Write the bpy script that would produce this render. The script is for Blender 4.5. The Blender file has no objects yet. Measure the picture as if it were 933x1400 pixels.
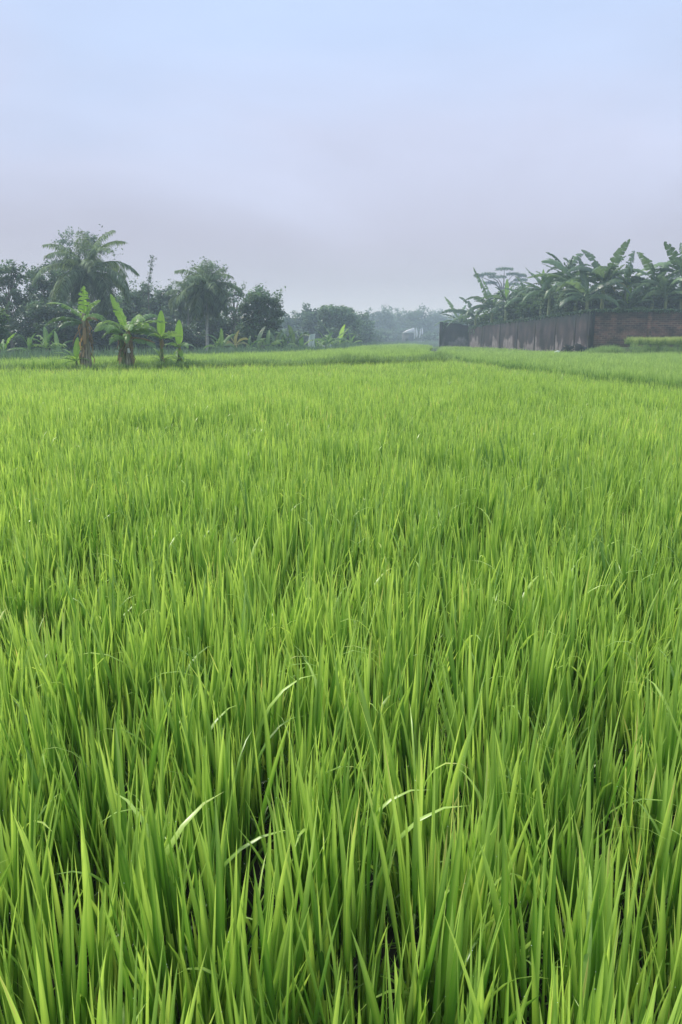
import bpy, math, random
import numpy as np
random.seed(7); RNG = np.random.default_rng(7)
R = math.radians
sc = bpy.context.scene
COL = sc.collection

# ------------------------------------------------------------------ camera
F = 1052.0; CX = 466.5; CY = 700.0; HZ = 462.0; CAMH = 1.6
PITCH = math.atan((CY-HZ)/F)
cam_d = bpy.data.cameras.new('camera'); cam = bpy.data.objects.new('camera', cam_d); COL.objects.link(cam)
cam.location = (0, 0, CAMH); cam.rotation_euler = (math.pi/2-PITCH, 0, 0)
cam_d.sensor_fit = 'VERTICAL'; cam_d.sensor_height = 36.0; cam_d.lens = 36.0*F/1400.0
cam_d.clip_start = 0.05; cam_d.clip_end = 3000
sc.camera = cam
def pt(px, py, Y):
    """world point at forward distance Y (m) seen in direction of photo pixel"""
    u = (px-CX)/F; v = (CY-py)/F
    s = Y/(math.cos(PITCH)+v*math.sin(PITCH))
    return (s*u, Y, CAMH + s*(-math.sin(PITCH)+v*math.cos(PITCH)))
def xat(px, Y): return pt(px, HZ, Y)[0]
def zat(py, Y): return pt(CX, py, Y)[2]

# ------------------------------------------------------------------ render settings
sc.view_settings.view_transform = 'Standard'; sc.view_settings.look = 'None'
sc.view_settings.exposure = 0; sc.view_settings.gamma = 1
try:
    sc.cycles.use_denoising = True
    sc.cycles.max_bounces = 6; sc.cycles.diffuse_bounces = 3; sc.cycles.glossy_bounces = 2
    sc.cycles.transmission_bounces = 4; sc.cycles.volume_bounces = 1; sc.cycles.transparent_max_bounces = 4
    sc.cycles.use_adaptive_sampling = False
except Exception: pass

# ------------------------------------------------------------------ world
SUN_EL, SUN_AZ = R(50), R(-62)      # sun high, ahead and to the left; azimuth measured clockwise from +Y
w = bpy.data.worlds.new('World'); sc.world = w; w.use_nodes = True
nt = w.node_tree; N = nt.nodes; L = nt.links
for n in list(N): N.remove(n)
out = N.new('ShaderNodeOutputWorld'); bg = N.new('ShaderNodeBackground')
sky = N.new('ShaderNodeTexSky'); sky.sky_type = 'NISHITA'; sky.sun_disc = False
sky.sun_elevation = SUN_EL; sky.sun_rotation = SUN_AZ; sky.air_density = 1.0; sky.dust_density = 4.0
bg.inputs['Strength'].default_value = 0.1
# overcast veil (radiance x10 because the background strength is 0.1)
geo = N.new('ShaderNodeTexCoord'); sep = N.new('ShaderNodeSeparateXYZ'); L.new(geo.outputs['Generated'], sep.inputs[0])
asn = N.new('ShaderNodeMath'); asn.operation = 'ARCSINE'; L.new(sep.outputs['Z'], asn.inputs[0])
# warp elevation by slow noise: smoky bands
mp = N.new('ShaderNodeMapping'); mp.inputs['Scale'].default_value = (1.2, 1.2, 3.0); L.new(geo.outputs['Generated'], mp.inputs[0])
nz = N.new('ShaderNodeTexNoise'); nz.inputs['Scale'].default_value = 1.6; nz.inputs['Detail'].default_value = 5; nz.inputs['Roughness'].default_value = 0.5
nz.inputs['Distortion'].default_value = 0.6
L.new(mp.outputs[0], nz.inputs['Vector'])
ma = N.new('ShaderNodeMath'); ma.operation = 'MULTIPLY_ADD'; ma.inputs[1].default_value = 0.22; ma.inputs[2].default_value = -0.11
L.new(nz.outputs[0], ma.inputs[0])
ad = N.new('ShaderNodeMath'); ad.operation = 'ADD'; L.new(asn.outputs[0], ad.inputs[0]); L.new(ma.outputs[0], ad.inputs[1])
mr = N.new('ShaderNodeMapRange'); mr.inputs['From Min'].default_value = 0; mr.inputs['From Max'].default_value = R(60); L.new(ad.outputs[0], mr.inputs[0])
cr = N.new('ShaderNodeValToRGB'); L.new(mr.outputs[0], cr.inputs[0])
def srgb(r, g, b):
    f = lambda c: ((c/255+0.055)/1.055)**2.4 if c > 10 else c/255/12.92
    return (f(r), f(g), f(b), 1)
stops = [(0.0, (186, 190, 210)), (0.06, (181, 184, 205)), (0.12, (188, 191, 214)), (0.22, (204, 212, 240)), (0.32, (198, 217, 252)), (0.45, (194, 218, 255)), (1.0, (225, 235, 255))]
el = cr.color_ramp.elements
el[0].position = stops[0][0]; el[0].color = srgb(*stops[0][1]); el[1].position = 1.0; el[1].color = srgb(*stops[-1][1])
for p, c in stops[1:-1]:
    e = el.new(p); e.color = srgb(*c)
sc10 = N.new('ShaderNodeVectorMath'); sc10.operation = 'SCALE'; sc10.inputs['Scale'].default_value = 9.75; L.new(cr.outputs[0], sc10.inputs[0])
sk = N.new('ShaderNodeVectorMath'); sk.operation = 'SCALE'; sk.inputs['Scale'].default_value = 0.12; L.new(sky.outputs[0], sk.inputs[0])
sm = N.new('ShaderNodeVectorMath'); sm.operation = 'ADD'; L.new(sc10.outputs[0], sm.inputs[0]); L.new(sk.outputs[0], sm.inputs[1])
# faint cloud brightness
mp2 = N.new('ShaderNodeMapping'); mp2.inputs['Scale'].default_value = (1.0, 1.0, 3.2); mp2.inputs['Location'].default_value = (3.1, 0.7, 0.2); L.new(geo.outputs['Generated'], mp2.inputs[0])
nz2 = N.new('ShaderNodeTexNoise'); nz2.inputs['Scale'].default_value = 2.2; nz2.inputs['Detail'].default_value = 4; L.new(mp2.outputs[0], nz2.inputs['Vector'])
br = N.new('ShaderNodeMapRange'); br.inputs['From Min'].default_value = 0.3; br.inputs['From Max'].default_value = 0.7
br.inputs['To Min'].default_value = 0.93; br.inputs['To Max'].default_value = 1.07; L.new(nz2.outputs[0], br.inputs[0])
fin = N.new('ShaderNodeVectorMath'); fin.operation = 'SCALE'; L.new(sm.outputs[0], fin.inputs[0]); L.new(br.outputs[0], fin.inputs['Scale'])
L.new(fin.outputs[0], bg.inputs['Color']); L.new(bg.outputs[0], out.inputs['Surface'])

ld = bpy.data.lights.new('sun', 'SUN'); ld.energy = 4.3; ld.angle = R(14); ld.color = (1.0, 0.95, 0.86)
lo = bpy.data.objects.new('sun', ld); COL.objects.link(lo)
# direction to sun
sx, sy, sz = math.sin(SUN_AZ)*math.cos(SUN_EL), math.cos(SUN_AZ)*math.cos(SUN_EL), math.sin(SUN_EL)
from mathutils import Vector
lo.rotation_euler = Vector((sx, sy, sz)).to_track_quat('Z', 'Y').to_euler()
lo.location = (-20, -30, 60)

# ------------------------------------------------------------------ materials
def new_mat(name):
    m = bpy.data.materials.new(name); m.use_nodes = True
    for n in list(m.node_tree.nodes): m.node_tree.nodes.remove(n)
    return m, m.node_tree.nodes, m.node_tree.links
def rgb(c): return (c[0], c[1], c[2], 1)

def leaf_mat(name, dark, light, transl=0.35, rough=0.5, spec=0.3, tgain=1.2, patch=0.0, inst=0.0, base_dark=None, tan=False):
    """leaf colour runs dark->light on the 'tone' attribute of each leaf"""
    m, N, L = new_mat(name)
    out = N.new('ShaderNodeOutputMaterial')
    at = N.new('ShaderNodeAttribute'); at.attribute_name = 'tone'
    val = at.outputs['Fac']
    if inst:
        oi = N.new('ShaderNodeObjectInfo'); a = N.new('ShaderNodeMath'); a.operation = 'MULTIPLY_ADD'; a.inputs[1].default_value = inst; a.inputs[2].default_value = -inst/2
        L.new(oi.outputs['Random'], a.inputs[0]); b = N.new('ShaderNodeMath'); b.operation = 'ADD'; L.new(val, b.inputs[0]); L.new(a.outputs[0], b.inputs[1]); val = b.outputs[0]
    if patch:
        g = N.new('ShaderNodeNewGeometry'); n1 = N.new('ShaderNodeTexNoise'); n1.inputs['Scale'].default_value = 0.45; n1.inputs['Detail'].default_value = 4
        L.new(g.outputs['Position'], n1.inputs['Vector'])
        a = N.new('ShaderNodeMath'); a.operation = 'MULTIPLY_ADD'; a.inputs[1].default_value = patch; a.inputs[2].default_value = -patch/2
        L.new(n1.outputs[0], a.inputs[0]); b = N.new('ShaderNodeMath'); b.operation = 'ADD'; L.new(val, b.inputs[0]); L.new(a.outputs[0], b.inputs[1]); val = b.outputs[0]
    cr = N.new('ShaderNodeValToRGB'); L.new(val, cr.inputs[0])
    e = cr.color_ramp.elements
    e[0].position = 0.0; e[0].color = rgb(dark); e[1].position = 1.0; e[1].color = rgb(light)
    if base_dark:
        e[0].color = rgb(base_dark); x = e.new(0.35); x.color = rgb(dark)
    if tan:     # dried tips and damaged leaves carry tone 1
        e[-1].position = 0.90; x = e.new(1.0); x.color = (0.62, 0.55, 0.22, 1)
    pb = N.new('ShaderNodeBsdfPrincipled'); L.new(cr.outputs[0], pb.inputs['Base Color'])
    pb.inputs['Roughness'].default_value = rough; pb.inputs['Specular IOR Level'].default_value = spec
    tr = N.new('ShaderNodeBsdfTranslucent')
    mx = N.new('ShaderNodeVectorMath'); mx.operation = 'MULTIPLY'; mx.inputs[1].default_value = (1.15*tgain, 1.08*tgain, 0.72*tgain); L.new(cr.outputs[0], mx.inputs[0])
    L.new(mx.outputs[0], tr.inputs['Color'])
    ms = N.new('ShaderNodeMixShader'); ms.inputs[0].default_value = transl
    L.new(pb.outputs[0], ms.inputs[1]); L.new(tr.outputs[0], ms.inputs[2]); L.new(ms.outputs[0], out.inputs['Surface'])
    return m

def noisy_mat(name, c1, c2, scale=3.0, rough=0.85, stretch=(1, 1, 1), bump=0.3, detail=6):
    m, N, L = new_mat(name)
    out = N.new('ShaderNodeOutputMaterial'); pb = N.new('ShaderNodeBsdfPrincipled'); tc = N.new('ShaderNodeTexCoord')
    mp = N.new('ShaderNodeMapping'); mp.inputs['Scale'].default_value = stretch; L.new(tc.outputs['Object'], mp.inputs[0])
    nz = N.new('ShaderNodeTexNoise'); nz.inputs['Scale'].default_value = scale; nz.inputs['Detail'].default_value = detail; L.new(mp.outputs[0], nz.inputs['Vector'])
    cr = N.new('ShaderNodeValToRGB'); e = cr.color_ramp.elements; e[0].position = 0.32; e[1].position = 0.68; e[0].color = rgb(c1); e[1].color = rgb(c2)
    L.new(nz.outputs[0], cr.inputs[0]); L.new(cr.outputs[0], pb.inputs['Base Color'])
    pb.inputs['Roughness'].default_value = rough; pb.inputs['Specular IOR Level'].default_value = 0.2
    bp = N.new('ShaderNodeBump'); bp.inputs['Strength'].default_value = bump; bp.inputs['Distance'].default_value = 0.05
    L.new(nz.outputs[0], bp.inputs['Height']); L.new(bp.outputs[0], pb.inputs['Normal']); L.new(pb.outputs[0], out.inputs['Surface'])
    return m

M = {}
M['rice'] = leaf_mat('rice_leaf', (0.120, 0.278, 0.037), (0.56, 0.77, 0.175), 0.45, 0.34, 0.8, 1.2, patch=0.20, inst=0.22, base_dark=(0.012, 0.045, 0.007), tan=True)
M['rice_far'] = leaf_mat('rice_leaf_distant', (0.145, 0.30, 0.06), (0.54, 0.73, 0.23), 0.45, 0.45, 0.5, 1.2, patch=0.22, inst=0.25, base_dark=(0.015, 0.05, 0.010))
M['rice_ripe'] = leaf_mat('rice_leaf_ripening', (0.14, 0.25, 0.06), (0.62, 0.72, 0.28), 0.45, 0.5, 0.3, 1.1, inst=0.3, base_dark=(0.03, 0.07, 0.02))
M['weed'] = leaf_mat('weed_leaf', (0.06, 0.14, 0.035), (0.36, 0.53, 0.19), 0.35, 0.5, 0.3, 1.1, inst=0.5)
M['palm'] = leaf_mat('coconut_leaflet', (0.03, 0.065, 0.03), (0.27, 0.38, 0.21), 0.3, 0.7, 0.2)
M['ban'] = leaf_mat('banana_leaf', (0.020, 0.060, 0.028), (0.24, 0.38, 0.19), 0.35, 0.38, 0.5)
M['ban_fresh'] = leaf_mat('banana_leaf_fresh', (0.17, 0.34, 0.06), (0.40, 0.62, 0.14), 0.55, 0.4, 0.4)
M['ban_mid'] = leaf_mat('banana_leaf_pale', (0.06, 0.16, 0.05), (0.36, 0.54, 0.22), 0.45, 0.4, 0.4)
M['ban_dry'] = leaf_mat('banana_leaf_dry', (0.12, 0.09, 0.065), (0.42, 0.31, 0.20), 0.3, 0.8, 0.1)
M['dry_pale'] = leaf_mat('dry_frond', (0.22, 0.23, 0.10), (0.46, 0.47, 0.26), 0.3, 0.8, 0.1)
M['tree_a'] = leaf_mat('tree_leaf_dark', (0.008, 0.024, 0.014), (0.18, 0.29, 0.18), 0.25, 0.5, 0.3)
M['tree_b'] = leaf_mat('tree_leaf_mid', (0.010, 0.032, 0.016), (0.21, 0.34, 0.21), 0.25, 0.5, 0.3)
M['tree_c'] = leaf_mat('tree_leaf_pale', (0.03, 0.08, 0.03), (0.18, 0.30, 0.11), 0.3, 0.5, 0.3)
M['bark'] = noisy_mat('tree_bark', (0.09, 0.075, 0.06), (0.24, 0.21, 0.18), 4, stretch=(3, 3, 0.6))
M['bark_pale'] = noisy_mat('coconut_bark', (0.26, 0.25, 0.23), (0.46, 0.44, 0.40), 5, stretch=(1, 1, 5))
M['pseudo'] = noisy_mat('banana_stem', (0.09, 0.085, 0.06), (0.42, 0.38, 0.28), 3, stretch=(9, 9, 0.8))
M['pseudo_green'] = noisy_mat('banana_stem_green', (0.07, 0.12, 0.04), (0.25, 0.27, 0.12), 3, stretch=(7, 7, 1.2))
M['mud'] = noisy_mat('paddy_mud', (0.006, 0.009, 0.004), (0.016, 0.018, 0.010), 2.0, rough=0.7)
M['soil'] = noisy_mat('grassy_soil', (0.02, 0.04, 0.014), (0.05, 0.075, 0.03), 1.2)
M['cloth'] = noisy_mat('pale_sheet', (0.55, 0.66, 0.60), (0.78, 0.85, 0.80), 2.0, stretch=(1, 1, 0.4), bump=0.6)
M['white'] = noisy_mat('white_cloth', (0.72, 0.74, 0.78), (0.85, 0.86, 0.88), 3.0)
M['black'] = noisy_mat('black_plastic', (0.006, 0.008, 0.010), (0.022, 0.025, 0.028), 4.0, rough=0.9)
M['house'] = noisy_mat('house_wall', (0.07, 0.07, 0.09), (0.12, 0.12, 0.14), 1.0)
M['roof'] = noisy_mat('pale_roof', (0.60, 0.62, 0.66), (0.78, 0.80, 0.84), 2.0, rough=0.5)
M['dew'] = None
m, N_, L_ = new_mat('dew_drop'); o_ = N_.new('ShaderNodeOutputMaterial'); p_ = N_.new('ShaderNodeBsdfPrincipled')
p_.inputs['Base Color'].default_value = (0.85, 0.95, 0.85, 1); p_.inputs['Roughness'].default_value = 0.08; L_.new(p_.outputs[0], o_.inputs['Surface']); M['dew'] = m

def wall_mat(kind):
    m, N, L = new_mat(kind)
    out = N.new('ShaderNodeOutputMaterial'); pb = N.new('ShaderNodeBsdfPrincipled'); tc = N.new('ShaderNodeTexCoord')
    sepx = N.new('ShaderNodeSeparateXYZ'); L.new(tc.outputs['Object'], sepx.inputs[0])
    def noise(sc_, st, det=6, src=None):
        mp = N.new('ShaderNodeMapping'); mp.inputs['Scale'].default_value = st; L.new(tc.outputs['Object'], mp.inputs[0])
        n = N.new('ShaderNodeTexNoise'); n.inputs['Scale'].default_value = sc_; n.inputs['Detail'].default_value = det; L.new(mp.outputs[0], n.inputs['Vector']); return n.outputs[0]
    def ramp(v, a, b, ca, cb):
        r = N.new('ShaderNodeValToRGB'); e = r.color_ramp.elements; e[0].position = a; e[1].position = b; e[0].color = rgb(ca); e[1].color = rgb(cb); L.new(v, r.inputs[0]); return r.outputs[0]
    def mix(f, a, b):
        x = N.new('ShaderNodeMix'); x.data_type = 'RGBA'; L.new(f, x.inputs[0]); L.new(a, x.inputs[6]); L.new(b, x.inputs[7]); return x.outputs[2]
    def math_(op, a, b, c=None):
        x = N.new('ShaderNodeMath'); x.operation = op
        for i, v in enumerate((a, b, c)):
            if v is None: continue
            if isinstance(v, (int, float)): x.inputs[i].default_value = v
            else: L.new(v, x.inputs[i])
        return x.outputs[0]
    if kind == 'brick_wall':
        cmb = N.new('ShaderNodeCombineXYZ'); wob = noise(1.1, (1, 1, 1), 3)
        L.new(sepx.outputs['X'], cmb.inputs[0]); L.new(math_('MULTIPLY_ADD', wob, 0.10, sepx.outputs['Z']), cmb.inputs[1])
        bt = N.new('ShaderNodeTexBrick'); L.new(cmb.outputs[0], bt.inputs['Vector'])
        bt.inputs['Scale'].default_value = 1.0; bt.inputs['Brick Width'].default_value = 0.42; bt.inputs['Row Height'].default_value = 0.155
        bt.inputs['Mortar Size'].default_value = 0.022; bt.inputs['Mortar Smooth'].default_value = 0.3; bt.inputs['Bias'].default_value = -0.1
        bt.inputs['Color1'].default_value = (0.21, 0.115, 0.085, 1); bt.inputs['Color2'].default_value = (0.060, 0.046, 0.042, 1); bt.inputs['Mortar'].default_value = (0.22, 0.17, 0.14, 1)
        dirt = ramp(noise(0.9, (1, 1, 1.6)), 0.35, 0.7, (0.35, 0.38, 0.40), (1.15, 1.05, 1.0))
        mm = N.new('ShaderNodeMix'); mm.data_type = 'RGBA'; mm.blend_type = 'MULTIPLY'; mm.inputs[0].default_value = 1.0; L.new(bt.outputs['Color'], mm.inputs[6]); L.new(dirt, mm.inputs[7])
        base = mm.outputs[2]; h = bt.outputs['Fac']
        topm = math_('MULTIPLY_ADD', noise(1.6, (1, 1, 1)), -0.9, sepx.outputs['Z'])
        tf = ramp(math_('MULTIPLY_ADD', topm, 1.0, -2.55), 0.0, 0.55, (0, 0, 0), (1, 1, 1))
        moss = ramp(noise(3, (1, 1, 1)), 0.35, 0.7, (0.018, 0.024, 0.024), (0.035, 0.05, 0.035))
        colr = mix(tf, base, moss); rough_h = noise(9, (1, 1, 1))
        hh = math_('MULTIPLY_ADD', h, -0.6, rough_h)
    else:
        base = ramp(noise(0.7, (1, 1, 1)), 0.3, 0.75, (0.024, 0.023, 0.029), (0.070, 0.058, 0.060))
        streak = ramp(noise(1.1, (1, 1.0, 0.35), 9), 0.38, 0.64, (0.45, 0.46, 0.50), (1.15, 1.08, 1.05))
        mm = N.new('ShaderNodeMix'); mm.data_type = 'RGBA'; mm.blend_type = 'MULTIPLY'; mm.inputs[0].default_value = 1.0; L.new(base, mm.inputs[6]); L.new(streak, mm.inputs[7])
        # pale worn plaster low down
        low = math_('MULTIPLY_ADD', sepx.outputs['Z'], -0.17, noise(0.8, (1, 1, 0.5), 5))
        pf = ramp(low, 0.285, 0.36, (0, 0, 0), (1, 1, 1))
        pale = ramp(noise(2.5, (1, 1, 1)), 0.3, 0.7, (0.08, 0.072, 0.078), (0.20, 0.175, 0.175))
        c1 = mix(pf, mm.outputs[2], pale)
        topm = math_('MULTIPLY_ADD', noise(1.2, (1, 1, 0.5)), -1.4, sepx.outputs['Z'])
        tf = ramp(math_('MULTIPLY_ADD', topm, 1.0, -1.9), 0.0, 0.6, (0, 0, 0), (1, 1, 1))
        moss = ramp(noise(3, (1, 1, 1)), 0.35, 0.7, (0.016, 0.020, 0.026), (0.030, 0.038, 0.036))
        colr = mix(tf, c1, moss); hh = noise(5, (1, 1, 1))
    L.new(colr, pb.inputs['Base Color']); pb.inputs['Roughness'].default_value = 0.95; pb.inputs['Specular IOR Level'].default_value = 0.1
    bp = N.new('ShaderNodeBump'); bp.inputs['Strength'].default_value = 0.6; bp.inputs['Distance'].default_value = 0.05; L.new(hh, bp.inputs['Height']); L.new(bp.outputs[0], pb.inputs['Normal'])
    L.new(pb.outputs[0], out.inputs['Surface']); return m
M['brick'] = wall_mat('brick_wall'); M['plaster'] = wall_mat('stained_plaster')

# ------------------------------------------------------------------ mesh builder
class MB:
    def __init__(s): s.v = []; s.f4 = []; s.f3 = []; s.t = []; s.n = 0; s.m4 = []; s.m3 = []; s.extra = []
    def add(s, v, f4=None, f3=None, tone=0.5, mi=0):
        v = np.asarray(v, float).reshape(-1, 3)
        s.v.append(v); s.t.append(np.broadcast_to(np.asarray(tone, float), (len(v),)).copy())
        if f4 is not None and len(f4): f = np.asarray(f4, int)+s.n; s.f4.append(f); s.m4.append(np.full(len(f), mi))
        if f3 is not None and len(f3): f = np.asarray(f3, int)+s.n; s.f3.append(f); s.m3.append(np.full(len(f), mi))
        s.n += len(v)
    def mesh(s, name, mats, smooth=False):
        me = bpy.data.meshes.new(name)
        V = np.concatenate(s.v) if s.v else np.zeros((0, 3))
        f4 = np.concatenate(s.f4) if s.f4 else np.zeros((0, 4), int)
        f3 = np.concatenate(s.f3) if s.f3 else np.zeros((0, 3), int)
        me.vertices.add(len(V)); me.vertices.foreach_set('co', V.ravel())
        nl = f4.size+f3.size; me.loops.add(nl); me.polygons.add(len(f4)+len(f3))
        me.loops.foreach_set('vertex_index', np.concatenate([f4.ravel(), f3.ravel()]).astype(np.int32))
        st = np.concatenate([np.arange(len(f4))*4, len(f4)*4+np.arange(len(f3))*3]).astype(np.int32)
        me.polygons.foreach_set('loop_start', st)
        mi = np.concatenate([np.concatenate(s.m4) if s.m4 else np.zeros(0, int), np.concatenate(s.m3) if s.m3 else np.zeros(0, int)]).astype(np.int32)
        me.polygons.foreach_set('material_index', mi)
        if smooth: me.polygons.foreach_set('use_smooth', np.ones(len(mi), bool))
        for m_ in (mats if isinstance(mats, (list, tuple)) else [mats]): me.materials.append(m_)
        me.update(calc_edges=True)
        a = me.attributes.new('tone', 'FLOAT', 'POINT'); a.data.foreach_set('value', np.clip(np.concatenate(s.t), 0, 1).astype(np.float32))
        return me
    def build(s, name, mats, parent=None, smooth=False, loc=None):
        o = bpy.data.objects.new(name, s.mesh(name, mats, smooth)); COL.objects.link(o)
        if parent is not None: o.parent = parent
        if loc is not None: o.location = loc
        return o
def tag(o, label=None, cat=None, group=None, kind=None):
    if label: o['label'] = label
    if cat: o['category'] = cat
    if group: o['group'] = group
    if kind: o['kind'] = kind
    return o
def empty(name, loc, label, cat, group=None):
    o = bpy.data.objects.new(name, None); COL.objects.link(o); o.location = loc; o.empty_display_size = 0.3
    return tag(o, label, cat, group)

def box(mb, c, s, tone=0.5, mi=0, rz=0.0):
    x, y, z = s[0]/2, s[1]/2, s[2]/2
    v = np.array([[-x,-y,-z],[x,-y,-z],[x,y,-z],[-x,y,-z],[-x,-y,z],[x,-y,z],[x,y,z],[-x,y,z]])
    c_, s_ = math.cos(rz), math.sin(rz)
    v = v @ np.array([[c_, s_, 0], [-s_, c_, 0], [0, 0, 1]]) + np.array(c)
    mb.add(v, [[0,3,2,1],[4,5,6,7],[0,1,5,4],[1,2,6,5],[2,3,7,6],[3,0,4,7]], tone=tone, mi=mi)

def tube(mb, P, rad, k=7, tone=0.5, mi=0, cap=True):
    P = np.asarray(P, float); n = len(P); rad = np.broadcast_to(rad, (n,))
    T = np.gradient(P, axis=0); T /= np.linalg.norm(T, axis=1)[:, None]+1e-9
    ref = np.array([0, 0, 1.0]) if abs(T[0][2]) < 0.9 else np.array([1.0, 0, 0])
    V = []
    for i in range(n):
        a = np.cross(T[i], ref); a /= np.linalg.norm(a)+1e-9; b = np.cross(T[i], a)
        th = np.arange(k)*2*math.pi/k
        V.append(P[i]+rad[i]*(np.cos(th)[:, None]*a+np.sin(th)[:, None]*b))
    V = np.concatenate(V)
    f = []
    for i in range(n-1):
        for j in range(k):
            f.append([i*k+j, i*k+(j+1) % k, (i+1)*k+(j+1) % k, (i+1)*k+j])
    f3 = []
    if cap:
        V = np.vstack([V, P[-1]+T[-1]*rad[-1]*0.6]); 
        for j in range(k): f3.append([(n-1)*k+j, (n-1)*k+(j+1) % k, n*k])
    mb.add(V, f, f3, tone, mi)

# ------------------------------------------------------------------ rice clumps (numpy)
def blades(mb, n, base_r, h0, Lr, Wr, lean, segs, fold, rng, droop_frac=0.08, tone0=(0.0, 0.25), tone1=(0.55, 1.0), dew=0.0, splay=1.0, curve=0.35):
    """n blades: each a tapering, slightly curving strip"""
    az = rng.uniform(0, 2*math.pi, n); rb = base_r*np.sqrt(rng.random(n))
    b0 = np.stack([rb*np.cos(az), rb*np.sin(az), np.zeros(n)], 1)
    az2 = az + rng.normal(0, 0.7, n)
    start = rng.uniform(0, h0, n)
    Ln = rng.uniform(*Lr, n); W = rng.uniform(*Wr, n)
    th0 = np.abs(rng.normal(0, lean, n))*splay          # angle off vertical at start
    cur = np.abs(rng.normal(0, curve, n))                  # extra angle at tip
    dr = rng.random(n) < droop_frac; cur[dr] = rng.uniform(1.1, 2.4, dr.sum())
    b0 = b0 + np.stack([np.cos(az2)*np.tan(np.minimum(th0, .5))*start*0.6, np.sin(az2)*np.tan(np.minimum(th0, .5))*start*0.6, start], 1)
    ts = np.linspace(0, 1, segs+1)
    P = np.zeros((n, segs+1, 3)); P[:, 0] = b0
    for i in range(1, segs+1):
        tm = (ts[i]+ts[i-1])/2
        th = th0+cur*tm**1.8
        step = Ln/segs
        P[:, i] = P[:, i-1]+np.stack([np.cos(az2)*np.sin(th)*step, np.sin(az2)*np.sin(th)*step, np.cos(th)*step], 1)
    # side direction: blade faces vary
    tw = az2 + math.pi/2 + rng.normal(0, 0.5, n)
    S = np.stack([np.cos(tw), np.sin(tw), np.zeros(n)], 1)
    twist = rng.normal(0, 0.6, n)
    prof = np.minimum(0.55+1.6*ts, 1.0)*np.clip((1-ts)/0.55, 0, 1)**0.75
    r = rng.random(n)
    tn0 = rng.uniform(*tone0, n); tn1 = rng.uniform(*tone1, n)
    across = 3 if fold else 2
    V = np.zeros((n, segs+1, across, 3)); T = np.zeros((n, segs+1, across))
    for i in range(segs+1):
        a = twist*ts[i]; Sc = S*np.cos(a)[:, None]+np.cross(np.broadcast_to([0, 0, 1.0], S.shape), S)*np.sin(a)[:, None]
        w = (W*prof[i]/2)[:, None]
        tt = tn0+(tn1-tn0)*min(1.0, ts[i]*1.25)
        if fold:
            nrm = np.cross(Sc, np.array([0, 0, 1.0])); nrm /= np.linalg.norm(nrm, axis=1)[:, None]
            V[:, i, 0] = P[:, i]-Sc*w+nrm*w*0.45; V[:, i, 1] = P[:, i]; V[:, i, 2] = P[:, i]+Sc*w+nrm*w*0.45
            T[:, i, 0] = tt; T[:, i, 1] = tt+0.13; T[:, i, 2] = tt-.03
        else:
            V[:, i, 0] = P[:, i]-Sc*w; V[:, i, 1] = P[:, i]+Sc*w; T[:, i, :] = tt[:, None]
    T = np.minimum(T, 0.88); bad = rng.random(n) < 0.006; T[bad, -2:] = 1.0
    idx = np.arange(n*(segs+1)*across).reshape(n, segs+1, across)
    f = []
    for j in range(across-1):
        f.append(np.stack([idx[:, :-1, j], idx[:, :-1, j+1], idx[:, 1:, j+1], idx[:, 1:, j]], -1).reshape(-1, 4))
    mb.add(V.reshape(-1, 3), np.concatenate(f), tone=T.ravel())
    if dew:
        k = rng.random(n) < dew
        for p in P[k]:
            for q in ((p[-1],) if rng.random() < 0.5 else (p[-1], p[rng.integers(2, segs)]+np.array([0, 0, .002]))):
                rr = rng.uniform(0.0004, 0.0009)
                v = q+rr*np.array([[1,0,0],[-1,0,0],[0,1,0],[0,-1,0],[0,0,1],[0,0,-1]])
                mb.add(v, f3=[[0,2,4],[2,1,4],[1,3,4],[3,0,4],[2,0,5],[1,2,5],[3,1,5],[0,3,5]], tone=1, mi=1)

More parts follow.
